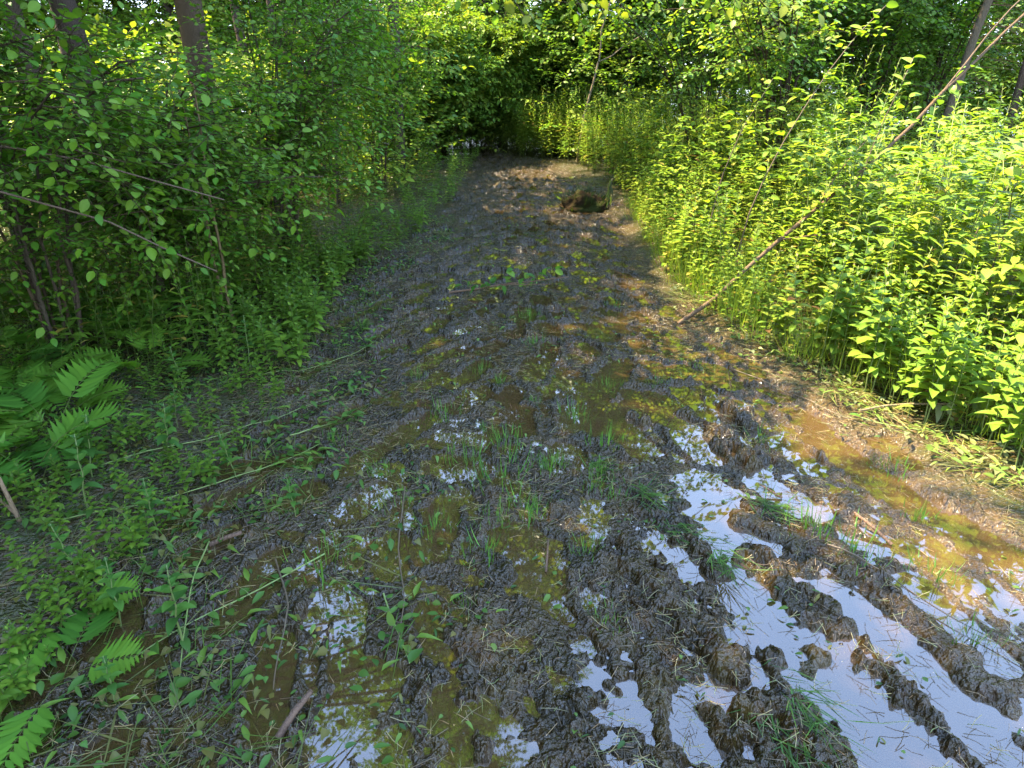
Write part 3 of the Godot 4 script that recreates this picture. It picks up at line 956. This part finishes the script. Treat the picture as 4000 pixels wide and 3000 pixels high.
	for s in shoots:
		var o := thing("leafy_shoot", s[4], "sapling", gp(s[0], s[1]))
		var b := Buf.new()
		var H: float = s[2]
		var pts := curve(Vector3.ZERO, Vector3(s[3] * 0.15, H * 0.6, 0), Vector3(s[3], H, 0.1), 8, 0.01)
		tube(b, pts, 0.007, 0.002, 5, Color(0.1, 0.07, 0.04))
		part("stem", commit(b, M.stem), o)
		for k in 30:
			var t := lerpf(0.3, 1.0, k / 29.0)
			var f := minf(t * 8.0, 7.99)
			var p: Vector3 = pts[int(f)].lerp(pts[int(f) + 1], f - int(f))
			var a := k * 2.4
			var d := Vector3(cos(a), rng.randf_range(0.0, 0.5), sin(a))
			if t < 0.85:
				p += d * rng.randf_range(0.0, 0.14)
			var L := rng.randf_range(0.065, 0.095)
			var u := Vector3.UP + rv(0.5)
			part("leaf", round_leaf[k % 3], o, Transform3D(frame(p, d, u).basis.scaled_local(Vector3(L, L, L * 0.72)), p))
	# leaning bare pole
	var o := thing("leaning_pole", "thin bare brown sapling leaning far to the right across the sunlit stand", "sapling", gp(1.17, -4.43))
	var base := Vector3.ZERO
	var tip := Vector3(2.75, 2.28, -1.05)
	var pb := Buf.new()
	var pp := curve(base, tip * 0.5 + Vector3(0.1, -0.12, 0), tip, 12, 0.022)
	tube(pb, pp, 0.016, 0.0075, 7, Color(0.12, 0.082, 0.048), 0.25)
	part("stem", commit(pb, M.bark), o)
	var fb := Buf.new()
	tube(fb, curve(pp[8], pp[8].lerp(pp[12], 0.5) + Vector3(-0.06, 0.07, 0), pp[12] + Vector3(-0.09, 0.06, 0.05), 5, 0.008), 0.007, 0.004, 5, Color(0.12, 0.085, 0.055))
	tube(fb, curve(pp[4], pp[4] + Vector3(0.05, 0.2, 0.05), pp[4] + Vector3(0.22, 0.5, 0.1), 4, 0.01), 0.006, 0.003, 5, Color(0.2, 0.14, 0.09))
	tube(fb, curve(pp[5], pp[5] + Vector3(0.35, 0.1, 0.2), pp[5] + Vector3(0.95, 0.28, 0.35), 5, 0.01), 0.005, 0.002, 5, Color(0.15, 0.1, 0.06))
	tube(fb, curve(pp[3], pp[3] + Vector3(0.4, 0.12, 0.2), pp[3] + Vector3(0.85, 0.2, 0.4), 5, 0.01), 0.005, 0.002, 5, Color(0.15, 0.1, 0.06))
	part("branch", commit(fb, M.bark), o)
	for k in 70:
		var t := rng.randf()
		var src: Vector3 = [pp[5].lerp(pp[5] + Vector3(0.95, 0.28, 0.35), t), pp[3].lerp(pp[3] + Vector3(0.85, 0.2, 0.4), t), pp[6].lerp(pp[9], t)][k % 3]
		var d := rv().normalized()
		d.y = d.y * 0.4 + 0.1
		var L := rng.randf_range(0.05, 0.08)
		var p := src + d * 0.04
		part("leaf", round_leaf[k % 3], o, Transform3D(frame(p, d, Vector3.UP + rv(0.4)).basis.scaled_local(Vector3(L, L, L * 0.78)), p))
	# dead pole further back
	var dpole := Buf.new()
	tube(dpole, curve(Vector3(0, -0.05, 0), Vector3(0.12, 1.3, 0), Vector3(0.5, 3.6, -0.1), 8, 0.012), 0.055, 0.04, 8, Color(0.1, 0.075, 0.05), 0.2)
	single("dead_pole", commit(dpole, M.bark), "bare grey dead trunk standing at the back of the stand near the top right", "dead tree", gp(5.1, -8.6))
	# brown dead twigs behind it
	var tw := Buf.new()
	for k in 90:
		var p := Vector3(rng.randf_range(-0.9, 1.0), rng.randf_range(0.6, 2.6), rng.randf_range(-0.3, 0.3))
		tube(tw, curve(p, p + Vector3(0.25, 0.05, 0) + rv(0.1), p + Vector3(rng.randf_range(0.3, 0.7), -0.12, 0) + rv(0.15), 3, 0.02), 0.006, 0.002, 3, Color(0.17, 0.1, 0.055))
	tube(tw, [Vector3(0.2, -0.05, -0.1), Vector3(0.15, 1.5, -0.1), Vector3(0.2, 3.4, -0.15)], 0.06, 0.03, 7, Color(0.1, 0.07, 0.05), 0.1)
	single("dead_conifer", commit(tw, M.bark), "dead brown twiggy conifer behind the bare grey trunk", "dead tree", gp(6.6, -9.6))

# ---------------------------------------------------------------- left bank
func build_left_bank() -> void:
	var fc := [Color(0.09, 0.23, 0.025), Color(0.12, 0.27, 0.03), Color(0.07, 0.19, 0.025), Color(0.14, 0.28, 0.03)]
	var fronds := []
	for k in 6:
		fronds.append(frond_mesh(rng.randf_range(0.45, 0.62), 10, fc, rng.randf_range(0.45, 0.8)))
	var ferns := [[-2.15, -2.75], [-2.35, -3.1], [-2.0, -3.35], [-2.6, -2.6], [-2.75, -3.5], [-2.3, -3.8], [-1.95, -2.3], [-3.0, -3.0], [-2.5, -4.3], [-2.1, -4.4], [-2.9, -4.0], [-3.3, -3.6], [-2.25, -2.45], [-1.95, -4.9], [-2.4, -5.2], [-2.2, -2.15], [-2.45, -2.9], [-2.05, -2.6], [-2.7, -3.2]]
	for f in ferns:
		var o := thing("fern", "broad-fronded fern in the shade at the left edge of the track", "fern", gp(f[0], f[1]), "ferns at the left edge of the track")
		var n := rng.randi_range(4, 6)
		for k in n:
			var a := TAU * k / n + rng.randf_range(-0.5, 0.5)
			var b := Basis(Vector3.UP, a) * Basis(Vector3(0, 0, 1), rng.randf_range(0.1, 0.55))
			var s := rng.randf_range(0.5, 0.82)
			part("frond", fronds[rng.randi() % 6], o, Transform3D(b.scaled(Vector3(s, s, s)), Vector3(cos(a), 0, -sin(a)) * 0.03 + Vector3(0, rng.randf_range(0.0, 0.12), 0)))
	# leafy herbs
	var stemc := Color(0.1, 0.14, 0.035)
	var w1 := weed(0.34, 14, 0.075, 0.04, MID, 0, 0.3, true, 0.2)
	var w2 := weed(0.5, 18, 0.09, 0.035, MID, 0, 0.25, true, 0.3)
	var w3 := weed(0.75, 26, 0.11, 0.024, SHADE, 1, 0.15)
	var ms := [weed_mesh(w1, stemc, true, 0.003), weed_mesh(w2, stemc, true, 0.003), weed_mesh(w3, stemc, true, 0.003)]
	var xs := [[], [], []]
	for k in 2600:
		var z := -rng.randf_range(1.2, 14.0) if k % 2 else -rng.randf_range(1.2, 6.0)
		var x := edge(EL, z) + 0.1 - pow(rng.randf(), 1.4) * (1.5 - z * 0.5)
		var q := rng.randi() % 3
		if (z > -3.0 or x > edge(EL, z) - 0.4) and q > 0:
			q = 0
		var near_s := 0.45 if z > -3.4 else 0.9
		if z > -3.0 and x > edge(EL, z) - 0.5 and rng.randf() < 0.25:
			continue
		xs[q].append(yaw(gp(x, z), rng.randf() * TAU, near_s * rng.randf_range(0.6, 1.25), Vector3(rng.randf_range(-0.15, 0.15), 0, rng.randf_range(-0.15, 0.15))))
	for k in 3:
		stuff("bank_herbs", ms[k], xs[k], "leafy green herbs carpeting the shaded left bank", "herbs")
	# individual herbs at the near left
	var ov := [unit_leaf(0, 0.3, Color(0.08, 0.2, 0.035)), unit_leaf(0, 0.2, Color(0.11, 0.24, 0.04)), unit_leaf(0, 0.4, Color(0.06, 0.15, 0.03))]
	var h0 := weed_parts("ovate_herb", "small upright herb with pale green ovate leaves at the near left", "herb", w1, ov, stemc, "small ovate herbs at the near left")
	h0.position = gp(-1.62, -2.1)
	for p in [[-1.5, -2.5], [-1.75, -2.35], [-1.35, -2.05], [-1.45, -1.75], [-1.25, -1.6], [-1.6, -2.8], [-1.75, -3.2], [-1.2, -2.45], [-1.0, -1.5], [-1.1, -1.3], [-1.5, -3.5], [-0.85, -2.15], [-1.9, -2.0]]:
		copy(h0, gp(p[0], p[1]), rng.randf() * TAU, rng.randf_range(0.5, 0.95))
	# trampled stalks and leaves between bank and mud
	var green := [Color(0.08, 0.17, 0.03), Color(0.11, 0.2, 0.035), Color(0.06, 0.12, 0.025), Color(0.15, 0.16, 0.05)]
	var mat := grass_mesh(7, 0.26, 0.14, green, 0.95)
	var lf := Buf.new()
	for k in 9:
		leaf(lf, rv(0.12) * Vector3(1, 0.06, 1), Vector3(rng.randf_range(-1, 1), rng.randf_range(-0.1, 0.25), rng.randf_range(-1, 1)), Vector3.UP + rv(0.4), rng.randf_range(0.025, 0.075), rng.randf_range(0.01, 0.03), rng.randf_range(0.1, 0.7), rng.randf_range(0.1, 0.7), vary(green[rng.randi() % 4], 0.4), 4, k % 2)
	var lfm := commit(lf, M.shade_leaf)
	# two lobed plants close to the camera
	for f in [[-1.42, -1.62, "pale lobed leaf plant lying in the mud at the lower left edge"], [-1.28, -1.36, "lobed plant with spreading pale fronds in the bottom left corner"]]:
		var lp := thing("lobed_plant", f[2], "plant", gp(f[0], f[1], 0.01))
		for k in 4:
			part("frond", fronds[k], lp, Transform3D(Basis(Vector3.UP, k * 1.5 + 0.3).scaled(Vector3(0.45, 0.3, 0.6)), Vector3.ZERO))
	var x1 := []
	var x2 := []
	for k in 640:
		var z := -pow(rng.randf(), 1.2) * 7.0 - 1.0
		var x := edge(EL, z) + rng.randf_range(-0.7, 0.5)
		if z > -2.6:
			x += absf(rng.randfn(0.0, 0.45))
		(x1 if k % 3 == 0 else x2).append(yaw(gp(x, z, 0.02), rng.randf() * TAU, rng.randf_range(0.6, 1.2)))
	stuff("trampled_grass", mat, x1, "trampled green stalks pressed into the mud on the left", "grass")
	stuff("trampled_leaves", lfm, x2, "torn green leaves trodden into the mud on the left", "leaves")
	# two thin stems
	for s in [[-1.84, -4.05, 0.0], [-1.78, -4.0, 0.05]]:
		var b := Buf.new()
		tube(b, curve(Vector3(0, -0.03, 0), Vector3(0.0, 0.6, 0), Vector3(-0.06 + s[2], 1.5, -0.1), 8, 0.008), 0.011, 0.005, 6, Color(0.14, 0.1, 0.05))
		single("thin_stem", commit(b, M.bark), ["right", "left"][int(s[2] == 0.0)] + " one of the two thin brown stems standing in front of the left shrubs", "sapling", gp(s[0], s[1]), "two thin brown stems")
	# arching bare branches reaching in from the left
	for s in [[Vector3(-3.3, 1.35, -2.6), Vector3(-2.5, 1.5, -3.0), Vector3(-1.4, 1.05, -3.3), 0.006, "upper bare brown branch arching in from the left edge"], [Vector3(-3.0, 1.3, -2.6), Vector3(-2.2, 1.32, -2.9), Vector3(-1.45, 0.72, -3.2), 0.0055, "lower bare brown branch curving down from the left edge"]]:
		var b := Buf.new()
		var root := gp(s[0].x - 0.3, s[0].z - 0.4)
		var pts := [root, root.lerp(s[0], 0.5) + Vector3(-0.15, 0.25, 0)]
		pts.append_array(curve(s[0], s[1], s[2], 8, 0.01))
		for k in pts.size():
			pts[k] -= root
		tube(b, pts, s[3] * 1.6, 0.003, 6, Color(0.12, 0.085, 0.055))
		single("arching_branch", commit(b, M.bark), s[4], "branch", root)
	var lb := Buf.new()
	tube(lb, [Vector3(0, -0.03, 0), Vector3(0.0, 0.2, 0.02), Vector3(-0.06, 0.38, 0.0), Vector3(-0.12, 0.5, -0.05)], 0.009, 0.004, 6, Color(0.2, 0.14, 0.08))
	tube(lb, [Vector3(0, 0.02, 0), Vector3(-0.08, 0.15, 0.0), Vector3(-0.2, 0.28, 0.05)], 0.007, 0.003, 6, Color(0.2, 0.14, 0.08))
	single("bare_twig", commit(lb, M.bark), "bare forked brown twig standing in the mud at the left edge", "twig", gp(-1.85, -2.05))

# ---------------------------------------------------------------- things on the track
func build_track_things() -> void:
	# mossy rock
	var b := Buf.new()
	var R := 22
	var S := 40
	for j in R + 1:
		for i in S:
			var a := TAU * i / S
			var e := PI * 0.5 * j / R
			var d := Vector3(cos(a) * cos(e), sin(e), sin(a) * cos(e))
			var k := 1.0 + 0.28 * fn.get_noise_3dv(d * 1.4) + 0.08 * fn.get_noise_3dv(d * 5.0)
			var p := Vector3(d.x * 0.3, d.y * 0.27, d.z * 0.24) * k
			p.y = p.y * 0.92 - 0.03
			b.v.append(p)
			var moss := sstep(-0.15, 0.35, fn.get_noise_3dv(d * 2.0 + Vector3(3, 1, 4)) + d.x * 0.25 + d.z * 0.2)
			b.c.append(Color(0.02, 0.014, 0.007).lerp(Color(0.02, 0.024, 0.005), moss))
	for j in R:
		for i in S:
			var a := j * S + i
			var c := j * S + (i + 1) % S
			b.tri(a, a + S, c); b.tri(c, a + S, c + S)
	var rock := thing("mossy_rock", "dark mossy rock standing in the mud in the middle of the track", "rock", gp(0.93, -8.8))
	part("stone", commit(b, M.rock), rock)
	var sp := Buf.new()
	for k in 150:
		var a := rng.randf() * TAU
		var e := rng.randf() * 1.4
		var p := Vector3(cos(a) * cos(e) * 0.29, sin(e) * 0.23, sin(a) * cos(e) * 0.23)
		leaf(sp, p, p.normalized() * 0.8 + Vector3(rng.randf_range(-0.4, 0.4), 0.5, 0.2), Vector3(0, 0, 1), rng.randf_range(0.03, 0.1), 0.011, 0.5, 0.2, vary(Color(0.03, 0.045, 0.008), 0.5), 4, 1)
	part("moss_tuft", commit(sp, M.grass), rock)
	var wilt := Buf.new()
	tube(wilt, [Vector3(0, 0, 0), Vector3(0.01, 0.25, 0), Vector3(0.03, 0.42, 0)], 0.006, 0.003, 4, Color(0.07, 0.06, 0.03))
	for k in 9:
		leaf(wilt, Vector3(0.02, 0.42 - k * 0.03, 0), Vector3(rng.randf_range(-0.5, 0.5), -1, rng.randf_range(-0.3, 0.3)), Vector3(0, 0, 1), 0.14, 0.03, 0.1, 0.3, vary(Color(0.06, 0.09, 0.03), 0.2), 4, 1)
	single("wilted_weed", commit(wilt, M.leaf), "wilted dark weed standing at the right side of the mossy rock", "weed", gp(1.22, -8.6))
	# forked sapling beyond the rock
	var sb := Buf.new()
	tube(sb, curve(Vector3(0, -0.03, 0), Vector3(0.05, 0.8, 0), Vector3(0.32, 1.75, 0), 6, 0.02), 0.03, 0.018, 6, Color(0.17, 0.13, 0.08))
	tube(sb, curve(Vector3(0.32, 1.75, 0), Vector3(0.3, 2.2, 0), Vector3(0.5, 2.9, 0), 4, 0.02), 0.018, 0.008, 5, Color(0.17, 0.13, 0.08))
	tube(sb, curve(Vector3(0.32, 1.75, 0), Vector3(0.7, 1.95, 0), Vector3(1.3, 2.3, 0), 4, 0.02), 0.015, 0.006, 5, Color(0.17, 0.13, 0.08))
	single("forked_sapling", commit(sb, M.bark), "slim forked sapling rising from the sunlit weeds beyond the rock", "sapling", gp(1.28, -13.6))
	# grass tufts in the mud
	var gc := [Color(0.1, 0.24, 0.03), Color(0.14, 0.28, 0.04), Color(0.08, 0.19, 0.03)]
	var tufts := []
	for k in 5:
		tufts.append(grass_mesh(rng.randi_range(30, 50), 0.1, 0.1, gc))
	var spots := [[-0.05, -2.43, 1.5, "largest tuft of bright grass in the middle of the muddy track"], [-0.69, -1.87, 1.2, "bright grass tuft in the mud at the centre left, beside the brown slots"], [-0.35, -3.03, 0.9, ""], [0.13, -4.53, 1.0, "grass tuft just below the fallen leafy branch"], [0.45, -2.75, 1.1, ""], [-0.85, -2.75, 0.8, ""],
		[1.14, -2.05, 1.1, "grass tuft on the ridge right of the upper pool"], [1.27, -2.0, 1.1, "grass tuft at the right end of the ridge by the pool"], [0.3, -1.59, 0.7, "small grass tuft at the edge of the pool, left of the big mud mound"], [-0.04, -2.75, 1.0, ""], [1.2, -2.75, 0.9, ""], [-0.18, -3.62, 0.7, ""], [0.83, -3.43, 0.8, ""], [-0.1, -1.94, 0.9, ""], [-0.47, -2.26, 0.8, ""], [0.17, -2.54, 0.9, ""],
		[0.32, -3.03, 0.9, ""], [1.44, -1.55, 0.9, "drooping grass tuft beside the right-hand rut"], [1.24, -1.87, 0.8, ""], [1.62, -2.17, 0.8, ""], [1.48, -1.84, 0.9, ""], [-0.2, -2.6, 1.1, ""], [0.05, -2.2, 1.1, ""], [-0.3, -2.1, 0.8, ""], [-0.6, -2.5, 0.7, ""], [0.55, -3.4, 0.7, ""], [-0.55, -3.5, 0.6, ""], [1.7, -2.5, 0.9, ""]]
	for s in spots:
		var named: String = s[3]
		var o := thing("grass_tuft", named if named else "small tuft of green grass growing from the mud", "grass tuft", gp(s[0], s[1], -0.01), "" if named else "small grass tufts in the mud")
		o.rotation.y = rng.randf() * TAU
		o.scale = Vector3.ONE * s[2]
		part("blades", tufts[rng.randi() % 5], o)
	for k in 34:
		var z := -rng.randf_range(1.3, 5.0)
		var x := rng.randf_range(edge(EL, z) + 0.3, edge(ER, z) - 0.1)
		if k < 20:
			z = -rng.randf_range(1.8, 3.3)
			x = rng.randfn(0.0, 0.35)
		if ground(x, z) < -0.01 or (x > 0.5 and z > -2.0):
			continue
		var o := thing("grass_tuft", "small tuft of green grass growing from the mud", "grass tuft", gp(x, z, -0.01), "small grass tufts in the mud")
		o.rotation.y = rng.randf() * TAU
		o.scale = Vector3.ONE * rng.randf_range(0.45, 0.9)
		part("blades", tufts[rng.randi() % 5], o)
	# flattened wet grass on the ridges by the pool
	var fl := []
	for k in 4:
		fl.append(grass_mesh(60, 0.13, 0.08, [Color(0.07, 0.15, 0.03), Color(0.1, 0.2, 0.03), Color(0.05, 0.1, 0.025)], 0.9, Vector3(0.45, 0, 0.9)))
	for s in [[0.56, -2.26, "flattened wet grass at the top of the ridge left of the upper pool"], [0.66, -2.05, "flattened wet grass midway down the ridge left of the upper pool"], [0.75, -1.84, "flattened wet grass at the foot of the ridge between the pools"], [0.8, -1.24, "flattened grass on the mud mound at the bottom edge"], [0.74, -1.15, "grass clump beside the mound at the very bottom"], [1.05, -2.2, "flattened wet grass along the ridge right of the upper pool"], [0.4, -2.5, "wet grass lying on the mud left of the long ridge"]]:
		var o := thing("flattened_grass", s[2], "grass", gp(s[0], s[1], 0.01))
		o.rotation.y = rng.randf() * TAU
		o.rotation.y = rng.randf_range(-0.4, 0.4)
		part("blades", fl[rng.randi() % 4], o)
	# fallen leafy branch across the track
	var fo := thing("fallen_branch", "fallen brown branch with round green leaves lying across the middle of the track", "branch", gp(-0.5, -5.08, 0.03))
	var fb := Buf.new()
	var fp := curve(Vector3.ZERO, Vector3(0.4, 0.06, -0.02), Vector3(0.95, 0.1, -0.1), 7, 0.006)
	tube(fb, fp, 0.009, 0.003, 6, Color(0.16, 0.1, 0.06))
	tube(fb, curve(fp[2], fp[2] + Vector3(0.2, 0.06, 0.05), fp[2] + Vector3(0.55, 0.06, 0.08), 4, 0.005), 0.006, 0.002, 5, Color(0.16, 0.1, 0.06))
	part("stem", commit(fb, M.bark), fo)
	var rl := [unit_leaf(2, 0.1, Color(0.1, 0.24, 0.04)), unit_leaf(2, 0.3, Color(0.07, 0.18, 0.03)), unit_leaf(2, 0.2, Color(0.16, 0.28, 0.03))]
	for k in 26:
		var t := pow(rng.randf(), 0.6)
		var p: Vector3 = fp[int(t * 6.9)] + Vector3(rng.randf_range(-0.05, 0.08), rng.randf_range(0, 0.1), rng.randf_range(-0.08, 0.1))
		var L := rng.randf_range(0.05, 0.085)
		part("leaf", rl[k % 3], fo, Transform3D(frame(p, rv(), Vector3.UP + rv(0.6)).basis.scaled_local(Vector3(L, L, L * 0.8)), p))
	# fallen stalks
	var stalks := [[[-1.13, -2.0], [-1.1, -1.8], [-1.0, -1.5], [-0.95, -1.35], "long pale stalk lying in the near left mud, its top bent over"], [[-0.68, -1.93], [-0.85, -1.75], [-1.1, -1.5], [-1.18, -1.38], "green stalk slanting down to the left from the bright tuft"], [[-0.45, -2.35], [-0.42, -1.95], [-0.35, -1.68], [-0.35, -1.45], "long green stalk lying lengthwise beside the brown slots"],
		[[-0.85, -1.9], [-0.72, -1.65], [-0.7, -1.45], [-0.68, -1.35], "short bent stalk between the two left brown slots"], [[-0.43, -1.72], [-0.38, -1.6], [-0.33, -1.5], [-0.3, -1.42], "short yellow-green stalk over the mud between the centre slots"], [[-1.05, -2.75], [-0.93, -2.9], [-0.85, -2.95], [-0.8, -2.98], "forked green stalk lying at the upper left of the track"],
		[[-1.9, -2.3], [-1.5, -2.6], [-1.2, -2.95], [-1.0, -3.2], "long green stalk lying along the left edge of the mud"], [[-1.7, -2.0], [-1.4, -2.2], [-1.1, -2.5], [-0.9, -2.7], "second long stalk parallel to the left edge of the mud"], [[-1.4, -3.4], [-1.2, -3.6], [-1.0, -3.8], [-0.85, -4.0], "stalk lying on the mud in front of the two thin stems"],
		[[1.75, -2.95], [2.0, -2.8], [2.3, -2.75], [2.6, -2.6], "pale cut stalk on the straw at the right edge"], [[1.3, -3.6], [1.5, -3.3], [1.65, -3.0], [1.8, -2.8], "brown dead stalk along the edge of the straw on the right"], [[1.15, -1.95], [1.3, -1.8], [1.42, -1.6], [1.55, -1.45], "dark wet stem lying along the ridge right of the pool"]]
	var fl_leaf := [unit_leaf(0, 0.2, Color(0.11, 0.22, 0.04)), unit_leaf(0, 0.4, Color(0.08, 0.17, 0.035)), unit_leaf(0, 0.1, Color(0.16, 0.25, 0.05))]
	for s in stalks:
		var at := gp(s[0][0], s[0][1], 0.02)
		var o := thing("fallen_stalk", s[4], "stalk", at)
		var pts := []
		for k in 3:
			for q in 4:
				var t := q / 4.0
				pts.append(gp(lerpf(s[k][0], s[k + 1][0], t), lerpf(s[k][1], s[k + 1][1], t), 0.02) - at)
		pts.append(gp(s[3][0], s[3][1], 0.01) - at)
		for k in range(1, pts.size() - 1):
			pts[k] = (pts[k - 1] + pts[k] * 2.0 + pts[k + 1]) * 0.25
		var sb2 := Buf.new()
		var dead: bool = s[4].contains("brown") or s[4].contains("dark")
		tube(sb2, pts, 0.0032, 0.0014, 6, Color(0.09, 0.06, 0.035) if dead else Color(0.15, 0.2, 0.05))
		part("stem", commit(sb2, M.stem), o)
		if not dead:
			for k in 7:
				var p: Vector3 = pts[rng.randi() % pts.size()]
				var L := rng.randf_range(0.035, 0.07)
				part("leaf", fl_leaf[k % 3], o, Transform3D(frame(p, Vector3(rng.randf_range(-1, 1), 0.2, rng.randf_range(-1, 1)), Vector3.UP + rv(0.5)).basis.scaled_local(Vector3(L, L, L * 0.5)), p))
	# fallen sapling with pale leaves on the right
	var fs := thing("fallen_sapling", "fallen sapling with pale wilting leaves lying on the straw at the right", "sapling", gp(1.75, -2.98, 0.05))
	var fsb := Buf.new()
	var fsp := curve(Vector3.ZERO, Vector3(0.35, 0.12, 0.05), Vector3(0.95, 0.12, 0.3), 7, 0.005)
	tube(fsb, fsp, 0.006, 0.003, 6, Color(0.2, 0.15, 0.08))
	part("stem", commit(fsb, M.bark), fs)
	var pale := [unit_leaf(0, 0.4, Color(0.26, 0.3, 0.12)), unit_leaf(0, 0.6, Color(0.3, 0.33, 0.16)), unit_leaf(0, 0.3, Color(0.2, 0.27, 0.08))]
	for k in 18:
		var p: Vector3 = fsp[2 + k % 6] + rv(0.04)
		var L := rng.randf_range(0.08, 0.12)
		part("leaf", pale[k % 3], fs, Transform3D(frame(p, Vector3(rng.randf_range(-0.6, 1), rng.randf_range(-0.7, 0.1), rng.randf_range(-1, 1)), Vector3.UP + rv(0.4)).basis.scaled_local(Vector3(L, L, L * 0.45)), p))
	# sticks
	for s in [[-0.62, -1.2, 0.13, 0.5, 0.011, "thick broken stick standing up from the mud at the bottom edge"], [-1.13, -2.0, 0.12, 1.4, 0.01, "short broken stick lying in the near left mud"], [1.42, -2.0, 0.16, -0.6, 0.007, "dark forked stick poking out of the mud on the right"], [0.12, -1.85, 0.13, 0.1, 0.004, "thin wet stick upright between the brown pool and the mound"], [1.12, -2.3, 0.1, -1.0, 0.005, "short dark twig above the upper pool"]]:
		var tb := Buf.new()
		var e := Vector3(sin(s[3]), 0.25, -cos(s[3])) * float(s[2])
		tube(tb, [Vector3(0, -0.01, 0), e * 0.5 + rv(0.006), e], s[4], s[4] * 0.7, 7, Color(0.13, 0.085, 0.055), 0.2)
		single("stick", commit(tb, M.bark), s[5], "stick", gp(s[0], s[1], 0.015))

# ---------------------------------------------------------------- litter
func build_debris() -> void:
	var bits := Buf.new()
	for k in 14:
		var a := rng.randf() * TAU
		var p := Vector3(rng.randf_range(-0.12, 0.12), rng.randf_range(0.0, 0.012), rng.randf_range(-0.12, 0.12))
		var d := Vector3(cos(a), rng.randf_range(-0.1, 0.15), sin(a)) * rng.randf_range(0.02, 0.08)
		tube(bits, [p, p + d * 0.5 + rv(0.004), p + d], 0.0011, 0.0007, 3, vary([Color(0.2, 0.13, 0.06), Color(0.1, 0.07, 0.04), Color(0.24, 0.2, 0.09), Color(0.15, 0.17, 0.05)][k % 4], 0.3))
	var m := commit(bits, M.stem)
	var xs := []
	for k in 1600:
		var z := -0.9 - pow(rng.randf(), 1.8) * 6.0
		var x := rng.randf_range(edge(EL, z) - 0.3, edge(ER, z) + 0.3)
		if ground(x, z) < 0.0:
			continue
		xs.append(yaw(gp(x, z, 0.004), rng.randf() * TAU, rng.randf_range(0.6, 1.2)))
	stuff("straw_litter", m, xs, "bits of straw and twig scattered over the mud", "litter")
	var lv := Buf.new()
	for k in 5:
		leaf(lv, rv(0.1) * Vector3(1, 0.05, 1), Vector3(rng.randf_range(-1, 1), 0.1, rng.randf_range(-1, 1)), Vector3.UP + rv(0.3), rng.randf_range(0.02, 0.045), rng.randf_range(0.007, 0.02), rng.randf_range(0.1, 0.8), 0.4, vary([Color(0.12, 0.2, 0.04), Color(0.07, 0.13, 0.03), Color(0.2, 0.19, 0.05)][k % 3], 0.3), 4, 0)
	var lm := commit(lv, M.shade_leaf)
	xs = []
	for k in 420:
		var z := -1.0 - pow(rng.randf(), 1.4) * 7.0
		var x := rng.randf_range(edge(EL, z) - 0.2, edge(ER, z) + 0.2)
		if x > 0.3 and rng.randf() < 0.65:
			continue
		xs.append(yaw(gp(x, z, 0.008), rng.randf() * TAU, rng.randf_range(0.5, 1.1)))
	stuff("leaf_litter", lm, xs, "scattered green leaf scraps lying on the mud", "litter")
